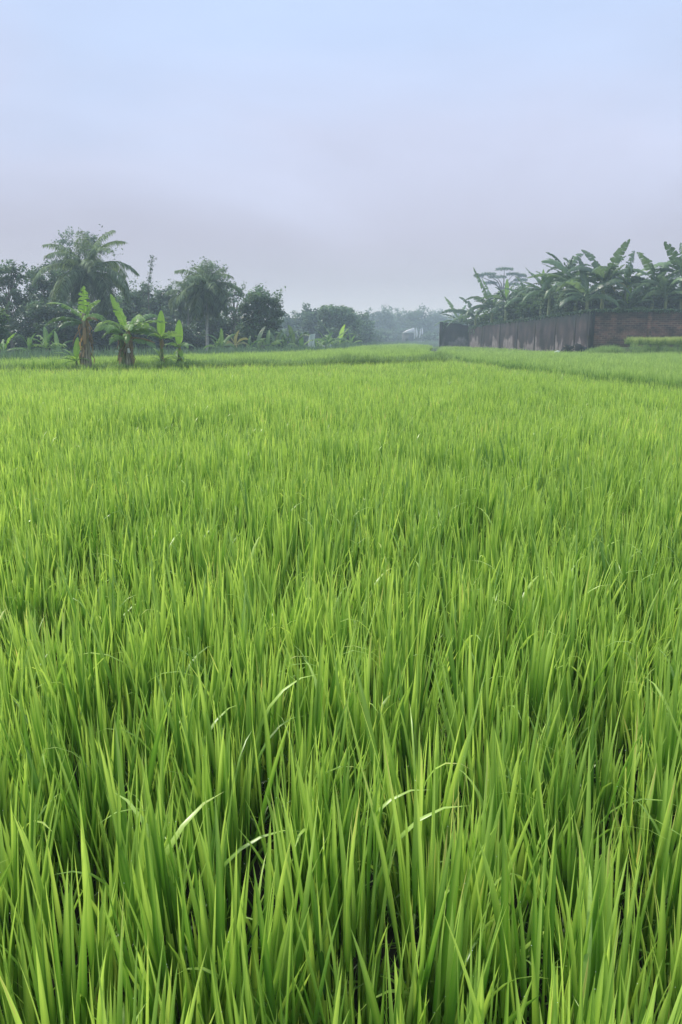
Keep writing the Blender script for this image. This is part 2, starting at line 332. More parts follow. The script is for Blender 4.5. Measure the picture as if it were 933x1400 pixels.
def scatter_object(name, variants, sites, mats, label, cat):
    """one object: its own mesh holds the clump shapes and the planting points, geometry nodes sets a clump on each point"""
    V = []; Fq = []; Ft = []; Mq = []; Mt = []; T = []; vid = []; n = 0
    for k, mb in enumerate(variants):
        v = np.concatenate(mb.v); V.append(v); T.append(np.concatenate(mb.t)); vid.append(np.full(len(v), k))
        if mb.f4: Fq.append(np.concatenate(mb.f4)+n); Mq.append(np.concatenate(mb.m4))
        if mb.f3: Ft.append(np.concatenate(mb.f3)+n); Mt.append(np.concatenate(mb.m3))
        n += len(v)
    K = len(variants)
    P, RZ, TX, TY, SC, VI = sites
    V.append(P); T.append(np.zeros(len(P))); vid.append(100+VI)
    V = np.concatenate(V); f4 = np.concatenate(Fq); f3 = np.concatenate(Ft) if Ft else np.zeros((0, 3), int)
    me = bpy.data.meshes.new(name)
    me.vertices.add(len(V)); me.vertices.foreach_set('co', V.ravel())
    me.loops.add(f4.size+f3.size); me.polygons.add(len(f4)+len(f3))
    me.loops.foreach_set('vertex_index', np.concatenate([f4.ravel(), f3.ravel()]).astype(np.int32))
    me.polygons.foreach_set('loop_start', np.concatenate([np.arange(len(f4))*4, len(f4)*4+np.arange(len(f3))*3]).astype(np.int32))
    mi = np.concatenate([np.concatenate(Mq), np.concatenate(Mt) if Mt else np.zeros(0, int)]).astype(np.int32)
    me.polygons.foreach_set('material_index', mi); me.polygons.foreach_set('use_smooth', np.ones(len(mi), bool))
    for m_ in mats: me.materials.append(m_)
    me.update(calc_edges=True)
    def attr(nm, ty, data, key='value'):
        a = me.attributes.new(nm, ty, 'POINT'); a.data.foreach_set(key, data)
    attr('tone', 'FLOAT', np.clip(np.concatenate(T), 0, 1).astype(np.float32))
    attr('vid', 'INT', np.concatenate(vid).astype(np.int32))
    rot = np.zeros((len(V), 3), np.float32); scl = np.ones((len(V), 3), np.float32)
    s0 = len(V)-len(P)
    rot[s0:, 0] = TX; rot[s0:, 1] = TY; rot[s0:, 2] = RZ; scl[s0:] = SC
    attr('rot', 'FLOAT_VECTOR', rot.ravel(), 'vector'); attr('scl', 'FLOAT_VECTOR', scl.ravel(), 'vector')
    o = bpy.data.objects.new(name, me); COL.objects.link(o)
    ng = bpy.data.node_groups.new(name+'_planting', 'GeometryNodeTree')
    ng.interface.new_socket('Geometry', in_out='INPUT', socket_type='NodeSocketGeometry'); ng.interface.new_socket('Geometry', in_out='OUTPUT', socket_type='NodeSocketGeometry')
    nn = ng.nodes; ll = ng.links; gi = nn.new('NodeGroupInput'); go = nn.new('NodeGroupOutput'); jn = nn.new('GeometryNodeJoinGeometry')
    def named(nm, dt):
        a = nn.new('GeometryNodeInputNamedAttribute'); a.data_type = dt; a.inputs['Name'].default_value = nm; return a.outputs['Attribute']
    av = named('vid', 'INT'); ar = named('rot', 'FLOAT_VECTOR'); as_ = named('scl', 'FLOAT_VECTOR')
    def sel(k):
        c = nn.new('FunctionNodeCompare'); c.data_type = 'INT'; c.operation = 'EQUAL'
        ll.new(av, c.inputs[2]); c.inputs[3].default_value = k
        s_ = nn.new('GeometryNodeSeparateGeometry'); s_.domain = 'POINT'; ll.new(gi.outputs[0], s_.inputs[0]); ll.new(c.outputs[0], s_.inputs[1]); return s_.outputs[0]
    for k in range(K):
        ip = nn.new('GeometryNodeInstanceOnPoints'); ll.new(sel(100+k), ip.inputs['Points']); ll.new(sel(k), ip.inputs['Instance'])
        e2 = nn.new('FunctionNodeEulerToRotation'); ll.new(ar, e2.inputs[0]); ll.new(e2.outputs[0], ip.inputs['Rotation']); ll.new(as_, ip.inputs['Scale'])
        ll.new(ip.outputs[0], jn.inputs[0])
    ll.new(jn.outputs[0], go.inputs[0])
    md = o.modifiers.new('planting', 'NODES'); md.node_group = ng
    tag(o, label, cat, kind='stuff')
    return o

# ---- field outlines (plan, metres)
def interp(y, pts):
    ys = [p[1] for p in pts]; xs = [p[0] for p in pts]
    return np.interp(y, ys, xs)
CROSS = [(-40, 23.5), (-10.7, 27.7), (-5.2, 30.0), (-0.5, 33.0), (4.8, 37.5), (5.6, 40.0)]      # front edge of the cross bund
def cross_y(x): return np.interp(x, [p[0] for p in CROSS], [p[1] for p in CROSS])
SIDE = [(8.3, -2), (7.9, 8), (7.35, 16), (6.9, 22.9), (6.35, 30), (5.6, 40), (6.5, 60), (11.5, 100)]  # left edge of the bund running away from us
def side_x(y): return interp(y, SIDE)
FARB = [(-40, 29), (-20, 31), (-14, 33), (-7.9, 43), (-3.4, 50.5), (-1.6, 56), (1.2, 80), (2.5, 95), (16, 145)]
def farb_y(x): return np.interp(x, [p[0] for p in FARB], [p[1] for p in FARB])
WALL_P = [(pt(640, 462, 95)[0], 95.0), (pt(806, 462, 60)[0], 60.0)]
WALL_END = (pt(603, 462, 96.0)[0], 96.0)

def grid(x0, x1, y0, y1, s, jit, rng, rot=0.06):
    gx, gy = np.meshgrid(np.arange(x0, x1, s), np.arange(y0, y1, s)); gx = gx.ravel(); gy = gy.ravel()
    x = gx*math.cos(rot)-gy*math.sin(rot)*0.0+gy*math.tan(rot); y = gy
    x = x+rng.normal(0, jit*s, len(x)); y = y+rng.normal(0, jit*s, len(x)); return x, y
def vis(x, y, m=2.0): return np.abs(x) < 0.47*np.maximum(y, 0)+m

def snoise(x, y, f, seed):
    r = np.random.default_rng(seed); o = 0
    for i in range(7):
        a = r.uniform(0, 6.28); k = f*r.uniform(0.6, 1.6); o = o+np.sin((x*math.cos(a)+y*math.sin(a))*k+r.uniform(0, 6.28))
    return o/7*1.6
def mk_sites(x, y, z, nv, v0, rng, s=(0.88, 1.14), tilt=0.055, hs=0.10):
    n = len(x); P = np.stack([x, y, z], 1)
    h = rng.uniform(*s, n)*(1+hs*snoise(x, y, 1.3, 5)+0.06*snoise(x, y, 4.0, 6))
    wd = rng.uniform(0.9, 1.15, n)
    SC = np.stack([wd, wd, h], 1)
    tx = rng.normal(0, tilt, n)+0.05*snoise(x, y, 0.9, 8); ty = rng.normal(0, tilt, n)+0.05*snoise(x, y, 0.8, 9)
    # rotation order XYZ euler: z spin first then tilt is fine for small tilts
    return P, rng.uniform(0, 6.28, n), tx, ty, SC, v0+rng.integers(0, nv, n)
def cat_sites(L_): return tuple(np.concatenate([s[i] for s in L_]) for i in range(6))

rng = np.random.default_rng(11)
near = []; mid = []; far = []; vfar = []
for k in range(8):
    mb = MB(); blades(mb, 46, 0.075, 0.32, (0.17, 0.40), (0.0080, 0.0180), 0.13, 7, True, rng, 0.065, (0.0, 0.25), (0.45, 0.88), dew=0.08, curve=0.16)
    blades(mb, 16, 0.08, 0.05, (0.22, 0.42), (0.006, 0.010), 0.45, 6, False, rng, 0.25, (0.0, 0.1), (0.2, 0.6)); near.append(mb)
for k in range(6):
    mb = MB(); blades(mb, 48, 0.09, 0.32, (0.17, 0.37), (0.0075, 0.0145), 0.15, 4, False, rng, 0.04, curve=0.16)
    blades(mb, 8, 0.05, 0.05, (0.22, 0.4), (0.006, 0.010), 0.45, 4, False, rng, 0.2, (0.0, 0.1), (0.1, 0.4)); mid.append(mb)
for k in range(6):
    mb = MB(); blades(mb, 62, 0.15, 0.32, (0.16, 0.36), (0.010, 0.018), 0.15, 3, False, rng, 0.05); far.append(mb)
for k in range(5):
    mb = MB(); blades(mb, 60, 0.34, 0.26, (0.24, 0.45), (0.03, 0.05), 0.16, 2, False, rng, 0.05); vfar.append(mb)

# field A: the near paddy
S = []
x, y = grid(-24, 12, -0.6, 8, 0.180, 0.20, rng); k = vis(x, y, 1.6) & (x < side_x(y)); x, y = x[k], y[k]
S.append(mk_sites(x, y, np.zeros(len(x)), 8, 0, rng))
x, y = grid(-26, 12, 8.0, 22, 0.195, 0.20, rng); k = vis(x, y) & (x < side_x(y)) & (y < cross_y(x)); x, y = x[k], y[k]
S.append(mk_sites(x, y, np.zeros(len(x)), 6, 8, rng))
x, y = grid(-34, 12, 22, 41, 0.30, 0.25, rng); k = vis(x, y, 3) & (x < side_x(y)) & (y < cross_y(x)); x, y = x[k], y[k]
S.append(mk_sites(x, y, np.zeros(len(x)), 6, 14, rng))
S = cat_sites(S)
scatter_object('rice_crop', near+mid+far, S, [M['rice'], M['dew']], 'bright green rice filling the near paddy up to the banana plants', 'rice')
n_inst = len(S[0])
# field B: beyond the cross bund, slightly higher
S = []
x, y = grid(-40, 14, 24, 62, 0.30, 0.25, rng)
k = vis(x, y, 3) & (y > cross_y(x)+1.5) & (y < farb_y(x)) & (x < side_x(y)-0.2); x, y = x[k], y[k]
S.append(mk_sites(x, y, np.full(len(x), 0.22), 6, 0, rng))
x, y = grid(-6, 17, 62, 150, 0.62, 0.25, rng); k = (y < farb_y(x)) & (x < side_x(y)-0.2) & (x > 0.5); x, y = x[k], y[k]
S.append(mk_sites(x, y, np.full(len(x), 0.15), 5, 6, rng))
S = cat_sites(S); n_inst += len(S[0])
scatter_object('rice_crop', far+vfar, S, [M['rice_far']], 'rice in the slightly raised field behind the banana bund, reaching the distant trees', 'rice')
# field C: right of the side bund up to the wall
def wall_y(x):      # plan line of the wall foot
    (xa, ya), (xb, yb) = WALL_P
    return np.where(x < xb, yb+(x-xb)*(ya-yb)/(xa-xb), 60.0)
S = []
x, y = grid(5, 14, 12, 24, 0.24, 0.25, rng); k = vis(x, y, 2.5) & (x > side_x(y)+1.15); x, y = x[k], y[k]
S.append(mk_sites(x, y, np.full(len(x), 0.10), 6, 0, rng))
x, y = grid(2, 34, 24, 60, 0.30, 0.25, rng); k = vis(x, y, 3) & (x > side_x(y)+1.15) & (y < wall_y(x)-6.5); x, y = x[k], y[k]
S.append(mk_sites(x, y, np.full(len(x), 0.08), 6, 6, rng))
x, y = grid(2, 20, 60, 95, 0.60, 0.25, rng); k = (x > side_x(y)+1.15) & (y < wall_y(x)-4) & (x < 16); x, y = x[k], y[k]
S.append(mk_sites(x, y, np.full(len(x), 0.0), 5, 12, rng))
S = cat_sites(S); n_inst += len(S[0])
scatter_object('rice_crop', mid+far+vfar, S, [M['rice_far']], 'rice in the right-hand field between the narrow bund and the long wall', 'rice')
# ripening rice on the raised terrace at the far right
TER_X0 = xat(872, 53)
S = []
x, y = grid(TER_X0-2.9, 34, 52.6, 56.5, 0.26, 0.25, rng); S.append(mk_sites(x, y, np.full(len(x), 1.12), 6, 0, rng, (0.9, 1.05)))
S = cat_sites(S); n_inst += len(S[0])
scatter_object('rice_crop', far, S, [M['rice_ripe']], 'yellowing rice on the raised terrace in front of the brick wall', 'rice')
x, y = grid(TER_X0-3.7, 34, 51.3, 52.9, 0.24, 0.3, rng); z = np.clip((y-51.3)/1.6*0.95, 0, 0.95)
S = mk_sites(x, y, z, 6, 0, rng, (0.6, 0.95), 0.2); n_inst += len(S[0])
scatter_object('bank_grass', far, S, [M['weed']], 'dark green grass on the bank below the yellowing terrace rice', 'grass')

# weeds on the bunds
wv = []
for k in range(6):
    mb = MB(); blades(mb, 26, 0.10, 0.03, (0.16, 0.40), (0.012, 0.03), 0.45, 4, False, rng, 0.3, (0.0, 0.4), (0.3, 1.0)); wv.append(mb)
S = []
x = rng.uniform(-20, 5.8, 2600); y = cross_y(x)+0.1+rng.uniform(0, 1.5, 2600)
k = snoise(x, y, 1.2, 31) > -0.35; x, y = x[k], y[k]; S.append(mk_sites(x, y, np.full(len(x), 0.36), 6, 0, rng, (0.5, 1.15), 0.25, 0.3))
x = rng.uniform(-7, 5.0, 1300); y = cross_y(x)+0.05+rng.uniform(0, 1.2, 1300)
S.append(mk_sites(x, y, np.full(len(x), 0.38), 6, 0, rng, (0.9, 1.5), 0.25, 0.3))
y = rng.uniform(10, 62, 1500); x = side_x(y)+rng.uniform(0.1, 1.0, 1500); S.append(mk_sites(x, y, np.full(len(x), 0.08), 6, 0, rng, (0.4, 0.9), 0.25, 0.3))
S = cat_sites(S); n_inst += len(S[0])
scatter_object('bund_weeds', wv, S, [M['weed']], 'mixed weeds and grass growing along the low bunds between the rice fields', 'weeds')
S = []
x = rng.uniform(9, 34, 3800); y = wall_y(x)-rng.uniform(0.3, 5.5, 3800)**1.0; x2 = x
k = ((x2 < TER_X0+1) | (y > 57.5)) & ~((x2 > xat(760, 56)) & (x2 < xat(808, 56)) & (y > 53) & (y < 57.5))
S.append(mk_sites(x[k], y[k], np.zeros(k.sum()), 6, 0, rng, (0.8, 1.6), 0.2, 0.3))
# taller mound right of the heap
x = rng.uniform(xat(806, 55), xat(856, 55), 600); y = rng.uniform(54, 56.5, 600)
zc = 0.45*np.clip(1-((x-xat(830, 55))/1.6)**2, 0, 1); S.append(mk_sites(x, y, zc, 6, 0, rng, (1.2, 1.9), 0.2, 0.3))
S = cat_sites(S); n_inst += len(S[0])
scatter_object('verge_weeds', wv, S, [M['weed']], 'rough weeds growing along the foot of the long wall', 'weeds')
# scrubby floor under the trees at left and at the far end
S = []
x = rng.uniform(-34, 20, 9000); y = farb_y(x)+rng.uniform(0.2, 14, 9000)
k = vis(x, y, 3); x, y = x[k], y[k]
S.append(mk_sites(x, y, np.zeros(len(x)), 6, 0, rng, (1.5, 3.0), 0.2, 0.3)); S = cat_sites(S); S[4][:, :2] *= 1.8; n_inst += len(S[0])
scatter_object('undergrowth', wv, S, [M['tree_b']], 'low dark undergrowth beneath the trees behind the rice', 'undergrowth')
print('instances', n_inst)

# ------------------------------------------------------------------ ground
def sheet(name, pts, z, mat, label=None, cat=None):
    mb = MB(); v = np.array([[p[0], p[1], z] for p in pts]); me = bpy.data.meshes.new(name); me.from_pydata([tuple(q) for q in v], [], [list(range(len(v)))]); me.materials.append(mat)
    o = bpy.data.objects.new(name, me); COL.objects.link(o); return tag(o, label, cat, kind='structure')
sheet('ground', [(-1500, -400), (1500, -400), (1500, 2500), (-1500, 2500)], -0.02, M['soil'], 'flat dark soil under the whole landscape', 'ground')
sheet('paddy_mud', [(-40, -6), (8.2, -6), (7.9, 8), (7.35, 16), (6.9, 22.9), (6.35, 30), (5.6, 40), (4.8, 37.5), (-0.5, 33), (-5.2, 30), (-10.7, 27.7), (-40, 23.5)], 0.0, M['mud'], 'wet dark mud under the near rice', 'mud')
def ridge(name, path, wdt, h, label):
    mb = MB(); P = np.array(path, float); n = len(P); T = np.gradient(P, axis=0); T /= np.linalg.norm(T, axis=1)[:, None]; S_ = np.stack([T[:, 1], -T[:, 0]], 1)
    prof = [(-0.6, -0.03), (-0.42, h*0.8), (-0.2, h), (0.2, h), (0.42, h*0.8), (0.6, -0.03)]
    V = []
    for i in range(n):
        for a, z in prof: V.append([P[i, 0]+S_[i, 0]*a*wdt, P[i, 1]+S_[i, 1]*a*wdt, z+(0.02*random.uniform(-1, 1) if z > 0 else 0)])
    K = len(prof); f = [[i*K+j, i*K+j+1, (i+1)*K+j+1, (i+1)*K+j] for i in range(n-1) for j in range(K-1)]
    mb.add(V, f); o = mb.build(name, M['soil'], smooth=True); return tag(o, label, 'bund', kind='structure')
xs = np.linspace(-30, 5.9, 50); ridge('bund', np.stack([xs, cross_y(xs)+0.8], 1), 1.4, 0.45, 'low earth bund crossing behind the near rice, banana plants on it')
ys = np.linspace(0, 95, 70); ridge('bund', np.stack([side_x(ys)+0.4, ys], 1), 0.6, 0.12, 'narrow earth bund running away at right between two rice fields')
mb = MB(); x0 = TER_X0; v = [(x0-0.3, 51.4, 0), (36, 51.4, 0), (36, 52.8, 0.96), (x0+0.3, 52.8, 0.96), (36, 57, 0.96), (x0+0.3, 57, 0.96), (x0-0.3, 57.6, 0), (36, 57.6, 0)]
mb.add(v, [[0, 1, 2, 3], [3, 2, 4, 5], [5, 4, 7, 6], [0, 3, 5, 6]]); tag(mb.build('terrace', M['soil']), 'raised earth terrace in front of the brick wall', 'terrace', kind='structure')

# haze: a real layer of thin air-borne mist over the whole place
mb = MB(); box(mb, (0, 330, 8), (900, 760, 20)); hz = mb.build('haze', M['soil'])
m, N_, L_ = new_mat('haze_air'); o_ = N_.new('ShaderNodeOutputMaterial'); vs = N_.new('ShaderNodeVolumeScatter')
vs.inputs['Color'].default_value = (0.70, 0.86, 1.0, 1); vs.inputs['Density'].default_value = 0.0021; vs.inputs['Anisotropy'].default_value = 0.0
L_.new(vs.outputs[0], o_.inputs['Volume']); hz.data.materials.clear(); hz.data.materials.append(m)
tag(hz, 'thin blue-grey morning haze hanging over the fields', 'haze', kind='structure')
m2 = m.copy(); m2.name = 'haze_bank_air'
for q_ in m2.node_tree.nodes:
    if q_.type == 'VOLUME_SCATTER': q_.inputs['Density'].default_value = 0.0029; q_.inputs['Color'].default_value = (0.60, 0.80, 1.0, 1)
mb = MB(); box(mb, (0, 392, 6), (880, 600, 14)); hb = mb.build('haze', m2); tag(hb, 'thicker smoky haze bank over the far end of the fields', 'haze', kind='structure')

# ------------------------------------------------------------------ trees
def unit(v): return v/(np.linalg.norm(v, axis=-1, keepdims=True)+1e-9)
def leaf_cards(mb, C, size, rng, tone, up=0.6, aspect=0.5):
    """one pointed leaf per centre: rhombus with a bent midrib"""
    n = len(C)
    d = unit(rng.normal(0, 1, (n, 3))*np.array([1, 1, 0.6])+np.array([0, 0, -0.15]))
    nn_ = unit(rng.normal(0, 1, (n, 3))+np.array([0, 0, 2.0*up])); s = unit(np.cross(d, nn_))
    sz = (size*rng.uniform(0.6, 1.35, n))[:, None]
    nrm = np.cross(s, d)
    V = np.stack([C-d*sz*0.5, C-s*sz*aspect*0.5, C+d*sz*0.5-nrm*sz*0.12, C+s*sz*aspect*0.5], 1)
    idx = np.arange(n*4).reshape(n, 4)
    mb.add(V.reshape(-1, 3), idx, tone=np.repeat(tone, 4))

def tree(name, label, px, top, hw, Y, mat='tree_a', group=None, crown_bottom=470, dens=1.0, leaf=0.22, nclu=26, seed=0, flat=1.0, trunk_r=0.14, base_z=0.0, bark='bark', topflat=0.0, cat='tree', cl_r=0.30, lobes=None):
    rng = np.random.default_rng(1000+seed)
    x, _, ztop = pt(px, top, Y); zb = zat(crown_bottom, Y); hwm = hw/F*Y
    H = ztop-base_z; root = empty(name, (x, Y, base_z), label, cat, group)
    zb = max(zb-base_z, 0.15); ch = (H-zb)/2; cz = zb+ch
    # cluster centres on a lumpy envelope
    C = []
    while len(C) < nclu:
        p = rng.uniform(-1, 1, 3)
        r = np.linalg.norm(p)
        if r > 1 or r < 0.35: continue
        if rng.random() > 0.35+0.65*r: continue
        C.append(p)
    C = np.array(C)
    C[:, 2] = np.clip(C[:, 2], -1, 1)
    # shoulder: crowns of tropical trees are wide high up, and ragged
    wz = 1.0-0.25*np.abs(C[:, 2])
    P = np.stack([C[:, 0]*hwm*0.82*wz*1.1, C[:, 1]*hwm*0.7*wz, cz+C[:, 2]*ch*0.88], 1)
    cr = min(hwm, ch)*cl_r*rng.uniform(0.7, 1.25, nclu)
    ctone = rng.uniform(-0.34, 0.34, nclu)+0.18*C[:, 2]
    tm = MB()
    lean = rng.normal(0, 0.04*H, 2)
    th = cz+0.1*ch
    path = [np.array([0, 0, -0.05]), np.array([lean[0]*.3, lean[1]*.3, th*0.4]), np.array([lean[0]*.7, lean[1]*.7, th*0.75]), np.array([lean[0], lean[1], th])]
    tube(tm, path, [trunk_r*1.25, trunk_r, trunk_r*.8, trunk_r*.5], 8)
    for i in range(nclu):
        a = np.array(path[1])*(1-0.5)+np.array(path[3])*0.5 if P[i, 2] < cz else np.array(path[2])
        a = np.array([lean[0]*.6, lean[1]*.6, min(max(P[i, 2]*0.62, 0.25*th), th*0.95)])
        mdl = (a+P[i])/2+np.array([0, 0, 0.12*np.linalg.norm(P[i]-a)*rng.uniform(-.3, 1)])
        tube(tm, [a, mdl, P[i]], [trunk_r*.38, trunk_r*.25, trunk_r*.10], 5)
    tm.build('trunk', M[bark], root, smooth=True)
    cm = MB()
    for i in range(nclu):
        nsub = 7
        nl = int(420*dens*(cr[i]/0.9)**1.6*(0.22/leaf)**1.4)+24
        sub = unit(rng.normal(0, 1, (nsub, 3))*np.array([1, 1, .8]))*cr[i]*rng.uniform(0.35, 1.0, (nsub, 1))
        k = rng.integers(0, nsub, nl)
        off = rng.normal(0, 1, (nl, 3))*cr[i]*0.30*np.array([1, 1, 0.65*flat])
        c = P[i]+sub[k]*np.array([1, 1, flat])+off
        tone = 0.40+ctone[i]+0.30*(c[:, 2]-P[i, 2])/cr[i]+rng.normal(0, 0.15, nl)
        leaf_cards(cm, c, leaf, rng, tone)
    if dens >= 0.75:
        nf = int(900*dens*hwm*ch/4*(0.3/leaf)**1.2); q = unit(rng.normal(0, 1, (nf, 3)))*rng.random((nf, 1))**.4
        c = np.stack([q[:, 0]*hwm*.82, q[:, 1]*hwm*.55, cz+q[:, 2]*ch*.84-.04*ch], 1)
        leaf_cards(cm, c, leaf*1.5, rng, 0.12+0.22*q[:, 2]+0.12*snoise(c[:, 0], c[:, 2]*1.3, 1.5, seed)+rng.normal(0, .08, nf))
    # stray shoots above the outline
    for i in range(10):
        a = rng.uniform(0, 6.28); q = np.array([math.cos(a)*hwm*rng.uniform(.2, .95), math.sin(a)*hwm*.4, 0]); q[2] = cz+ch*rng.uniform(.45, .95)*math.sqrt(max(0.05, 1-(q[0]/hwm)**2))
        tip = q+np.array([rng.normal(0, .2), 0, 1.0])*ch*0.20
        tt = rng.random(26)[:, None]; c = q+(tip-q)*tt+rng.normal(0, 0.07*ch, (26, 3)); leaf_cards(cm, c, leaf, rng, rng.uniform(.3, .8, 26))
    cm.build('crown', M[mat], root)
    return root

GL = 'broadleaf trees behind the left of the rice field'
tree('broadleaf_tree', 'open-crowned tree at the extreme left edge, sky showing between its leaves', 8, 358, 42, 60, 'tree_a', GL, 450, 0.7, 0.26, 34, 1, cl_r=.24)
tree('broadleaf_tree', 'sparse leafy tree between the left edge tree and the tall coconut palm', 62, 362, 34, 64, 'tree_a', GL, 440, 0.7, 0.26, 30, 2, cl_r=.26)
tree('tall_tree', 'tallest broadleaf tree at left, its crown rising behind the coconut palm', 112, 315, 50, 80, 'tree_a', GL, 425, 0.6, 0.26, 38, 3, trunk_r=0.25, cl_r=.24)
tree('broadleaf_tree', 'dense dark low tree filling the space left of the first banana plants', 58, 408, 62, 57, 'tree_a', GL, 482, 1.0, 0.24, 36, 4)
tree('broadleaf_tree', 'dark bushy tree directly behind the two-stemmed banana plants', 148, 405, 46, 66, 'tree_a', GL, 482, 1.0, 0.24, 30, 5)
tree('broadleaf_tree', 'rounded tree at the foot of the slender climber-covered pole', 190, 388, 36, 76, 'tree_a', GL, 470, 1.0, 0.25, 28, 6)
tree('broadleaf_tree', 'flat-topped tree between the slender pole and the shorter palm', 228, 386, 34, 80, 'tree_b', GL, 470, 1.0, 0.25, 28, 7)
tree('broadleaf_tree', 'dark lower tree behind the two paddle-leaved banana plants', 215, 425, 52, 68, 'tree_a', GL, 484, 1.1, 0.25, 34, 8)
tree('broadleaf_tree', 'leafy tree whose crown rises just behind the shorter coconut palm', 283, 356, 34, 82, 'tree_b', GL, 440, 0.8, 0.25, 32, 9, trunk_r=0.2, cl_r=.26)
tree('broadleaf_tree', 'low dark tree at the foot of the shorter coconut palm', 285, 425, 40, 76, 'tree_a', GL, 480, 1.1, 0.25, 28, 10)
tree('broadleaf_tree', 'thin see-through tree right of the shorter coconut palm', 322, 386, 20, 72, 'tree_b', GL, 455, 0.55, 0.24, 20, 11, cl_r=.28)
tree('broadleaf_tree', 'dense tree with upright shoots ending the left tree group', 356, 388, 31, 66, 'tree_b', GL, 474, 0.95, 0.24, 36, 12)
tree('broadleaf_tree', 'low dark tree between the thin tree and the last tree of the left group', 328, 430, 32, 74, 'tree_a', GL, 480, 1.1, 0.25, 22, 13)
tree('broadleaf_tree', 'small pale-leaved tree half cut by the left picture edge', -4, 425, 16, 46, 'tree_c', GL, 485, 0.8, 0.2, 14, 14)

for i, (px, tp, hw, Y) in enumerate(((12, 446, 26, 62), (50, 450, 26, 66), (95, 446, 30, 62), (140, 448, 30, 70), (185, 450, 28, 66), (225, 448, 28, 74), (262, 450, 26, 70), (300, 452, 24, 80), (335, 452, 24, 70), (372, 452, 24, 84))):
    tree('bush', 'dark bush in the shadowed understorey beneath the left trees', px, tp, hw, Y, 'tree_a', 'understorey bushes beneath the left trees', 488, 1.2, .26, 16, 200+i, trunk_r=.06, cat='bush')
GC = 'hazy trees at the far end of the fields'
far_t = [
 ('hazy low tree just right of the left tree group', 398, 431, 22, 122, 0),
 ('hazy tree with a spiky top behind the pale standing sheet', 426, 423, 20, 112, 0),
 ('largest hazy tree in the middle distance, crown of open clumps', 460, 417, 27, 104, 1),
 ('hazy rounded tree right of the largest middle-distance tree', 490, 428, 22, 118, 1),
 ('pale blue hazy tree above the left end of the far shed', 520, 424, 22, 168, 0),
 ('faint hazy tree directly behind the far shed', 546, 428, 20, 180, 0),
 ('faint hazy tree with a domed top behind the white banners', 572, 423, 19, 172, 0),
 ('faint hazy tree beside the far end of the wall', 598, 429, 18, 184, 0),
 ('faint hazy tree showing over the far end of the wall', 624, 431, 18, 190, 0),
]
for i, (lb, px, tp, hw, Y, k) in enumerate(far_t):
    tree('distant_tree', lb, px, tp-4, hw*1.15, Y, 'tree_b' if k else 'tree_a', GC, 476 if Y < 130 else 470, 0.95, 0.42, 30, 40+i, trunk_r=.2)
shrubs = [('hazy bush at the foot of the trees between the left group and the pale sheet', 388, 450, 22, 116), ('hazy bush right behind the pale sheet', 432, 450, 22, 114),
          ('hazy dark bush beneath the rounded far tree', 488, 446, 22, 122), ('faint hazy bush ending the dark bank left of the shed', 516, 447, 20, 150), ('faint hazy bush behind the shed roof', 556, 446, 20, 166), ('faint hazy bush behind the wall end', 612, 447, 18, 170),
          ('low hazy bush under the largest middle-distance tree', 470, 448, 30, 100), ('low hazy bush left of the pale standing sheet', 405, 452, 26, 108),
          ('small hazy bush at the near foot of the far trees', 505, 452, 24, 130), ('faint hazy bush left of the far shed', 532, 452, 22, 160), ('faint hazy bush between the banners and the wall end', 590, 453, 18, 158)]
for i, (lb, px, tp, hw, Y) in enumerate(shrubs):
    tree('bush', lb, px, tp, hw, Y, 'tree_c' if i == 2 else 'tree_b', 'hazy bushes under the far trees', 476 if Y < 140 else 470, 0.95, 0.35, 18, 60+i, trunk_r=.08, cat='bush')

# slender climber-covered pole tree
def slender():
    Y = 74; x, _, zt = pt(208, 352, Y); root = empty('slender_tree', (x, Y, 0), 'slender leaning stem with small leaf tufts sticking up above the left trees', 'tree')
    r = np.random.default_rng(3); t = MB(); x2 = pt(203, 395, Y)[0]-x
    path = [(x2-0.2, 0, 0), (x2-0.05, 0, zat(430, Y)), (x2, 0, zat(395, Y)), (0, 0, zt)]
    tube(t, path, [.08, .06, .035, .015], 6); t.build('trunk', M['bark'], root)
    c = MB()
    for k in range(9):
        f = k/8; p = np.array(path[2])*(1-f)+np.array(path[3])*f
        n = 26; leaf_cards(c, p+r.normal(0, 0.13 if k not in (1, 5) else .06, (n, 3))+np.array([r.normal(0, .1), 0, 0]), 0.2, r, r.uniform(.2, .7, n))
    c.build('crown', M['tree_a'], root)
slender()

# umbrella tree far behind the wall
def umbrella():
    Y = 125; x, _, zt = pt(690, 366, Y); root = empty('umbrella_tree', (x, Y, 0), 'pale hazy tree with flat tiered crown rising beyond the wall', 'tree')
    r = np.random.default_rng(5); t = MB(); c = MB()
    fork = zat(400, Y); tube(t, [(0, 0, 0), (0.1, 0, fork*.6), (0, 0, fork)], [.28, .22, .17], 8)
    tiers = [(690, 367, 12), (668, 374, 10), (702, 374, 9), (680, 378, 12), (712, 382, 9), (672, 386, 8), (700, 388, 11), (714, 376, 6), (655, 376, 7)]
    for (qx, qy, hwp) in tiers:
        p = np.array(pt(qx, qy, Y))-np.array([x, Y, 0]); tube(t, [(0, 0, fork), (p[0]*.4, 0, fork+(p[2]-fork)*.6), p-np.array([0, 0, .15])], [.13, .08, .03], 5)
        rr = hwp/F*Y; n = 520; a = r.uniform(0, 6.28, n); q = np.sqrt(r.random(n))*rr
        cc = np.stack([p[0]+np.cos(a)*q, p[1]+np.sin(a)*q, p[2]+r.normal(0, .10, n)-0.12*(q/rr)**2], 1); leaf_cards(c, cc, .26, r, r.uniform(.2, .8, n), up=1.5)
    t.build('trunk', M['bark'], root, smooth=True); c.build('crown', M['tree_b'], root)
umbrella()

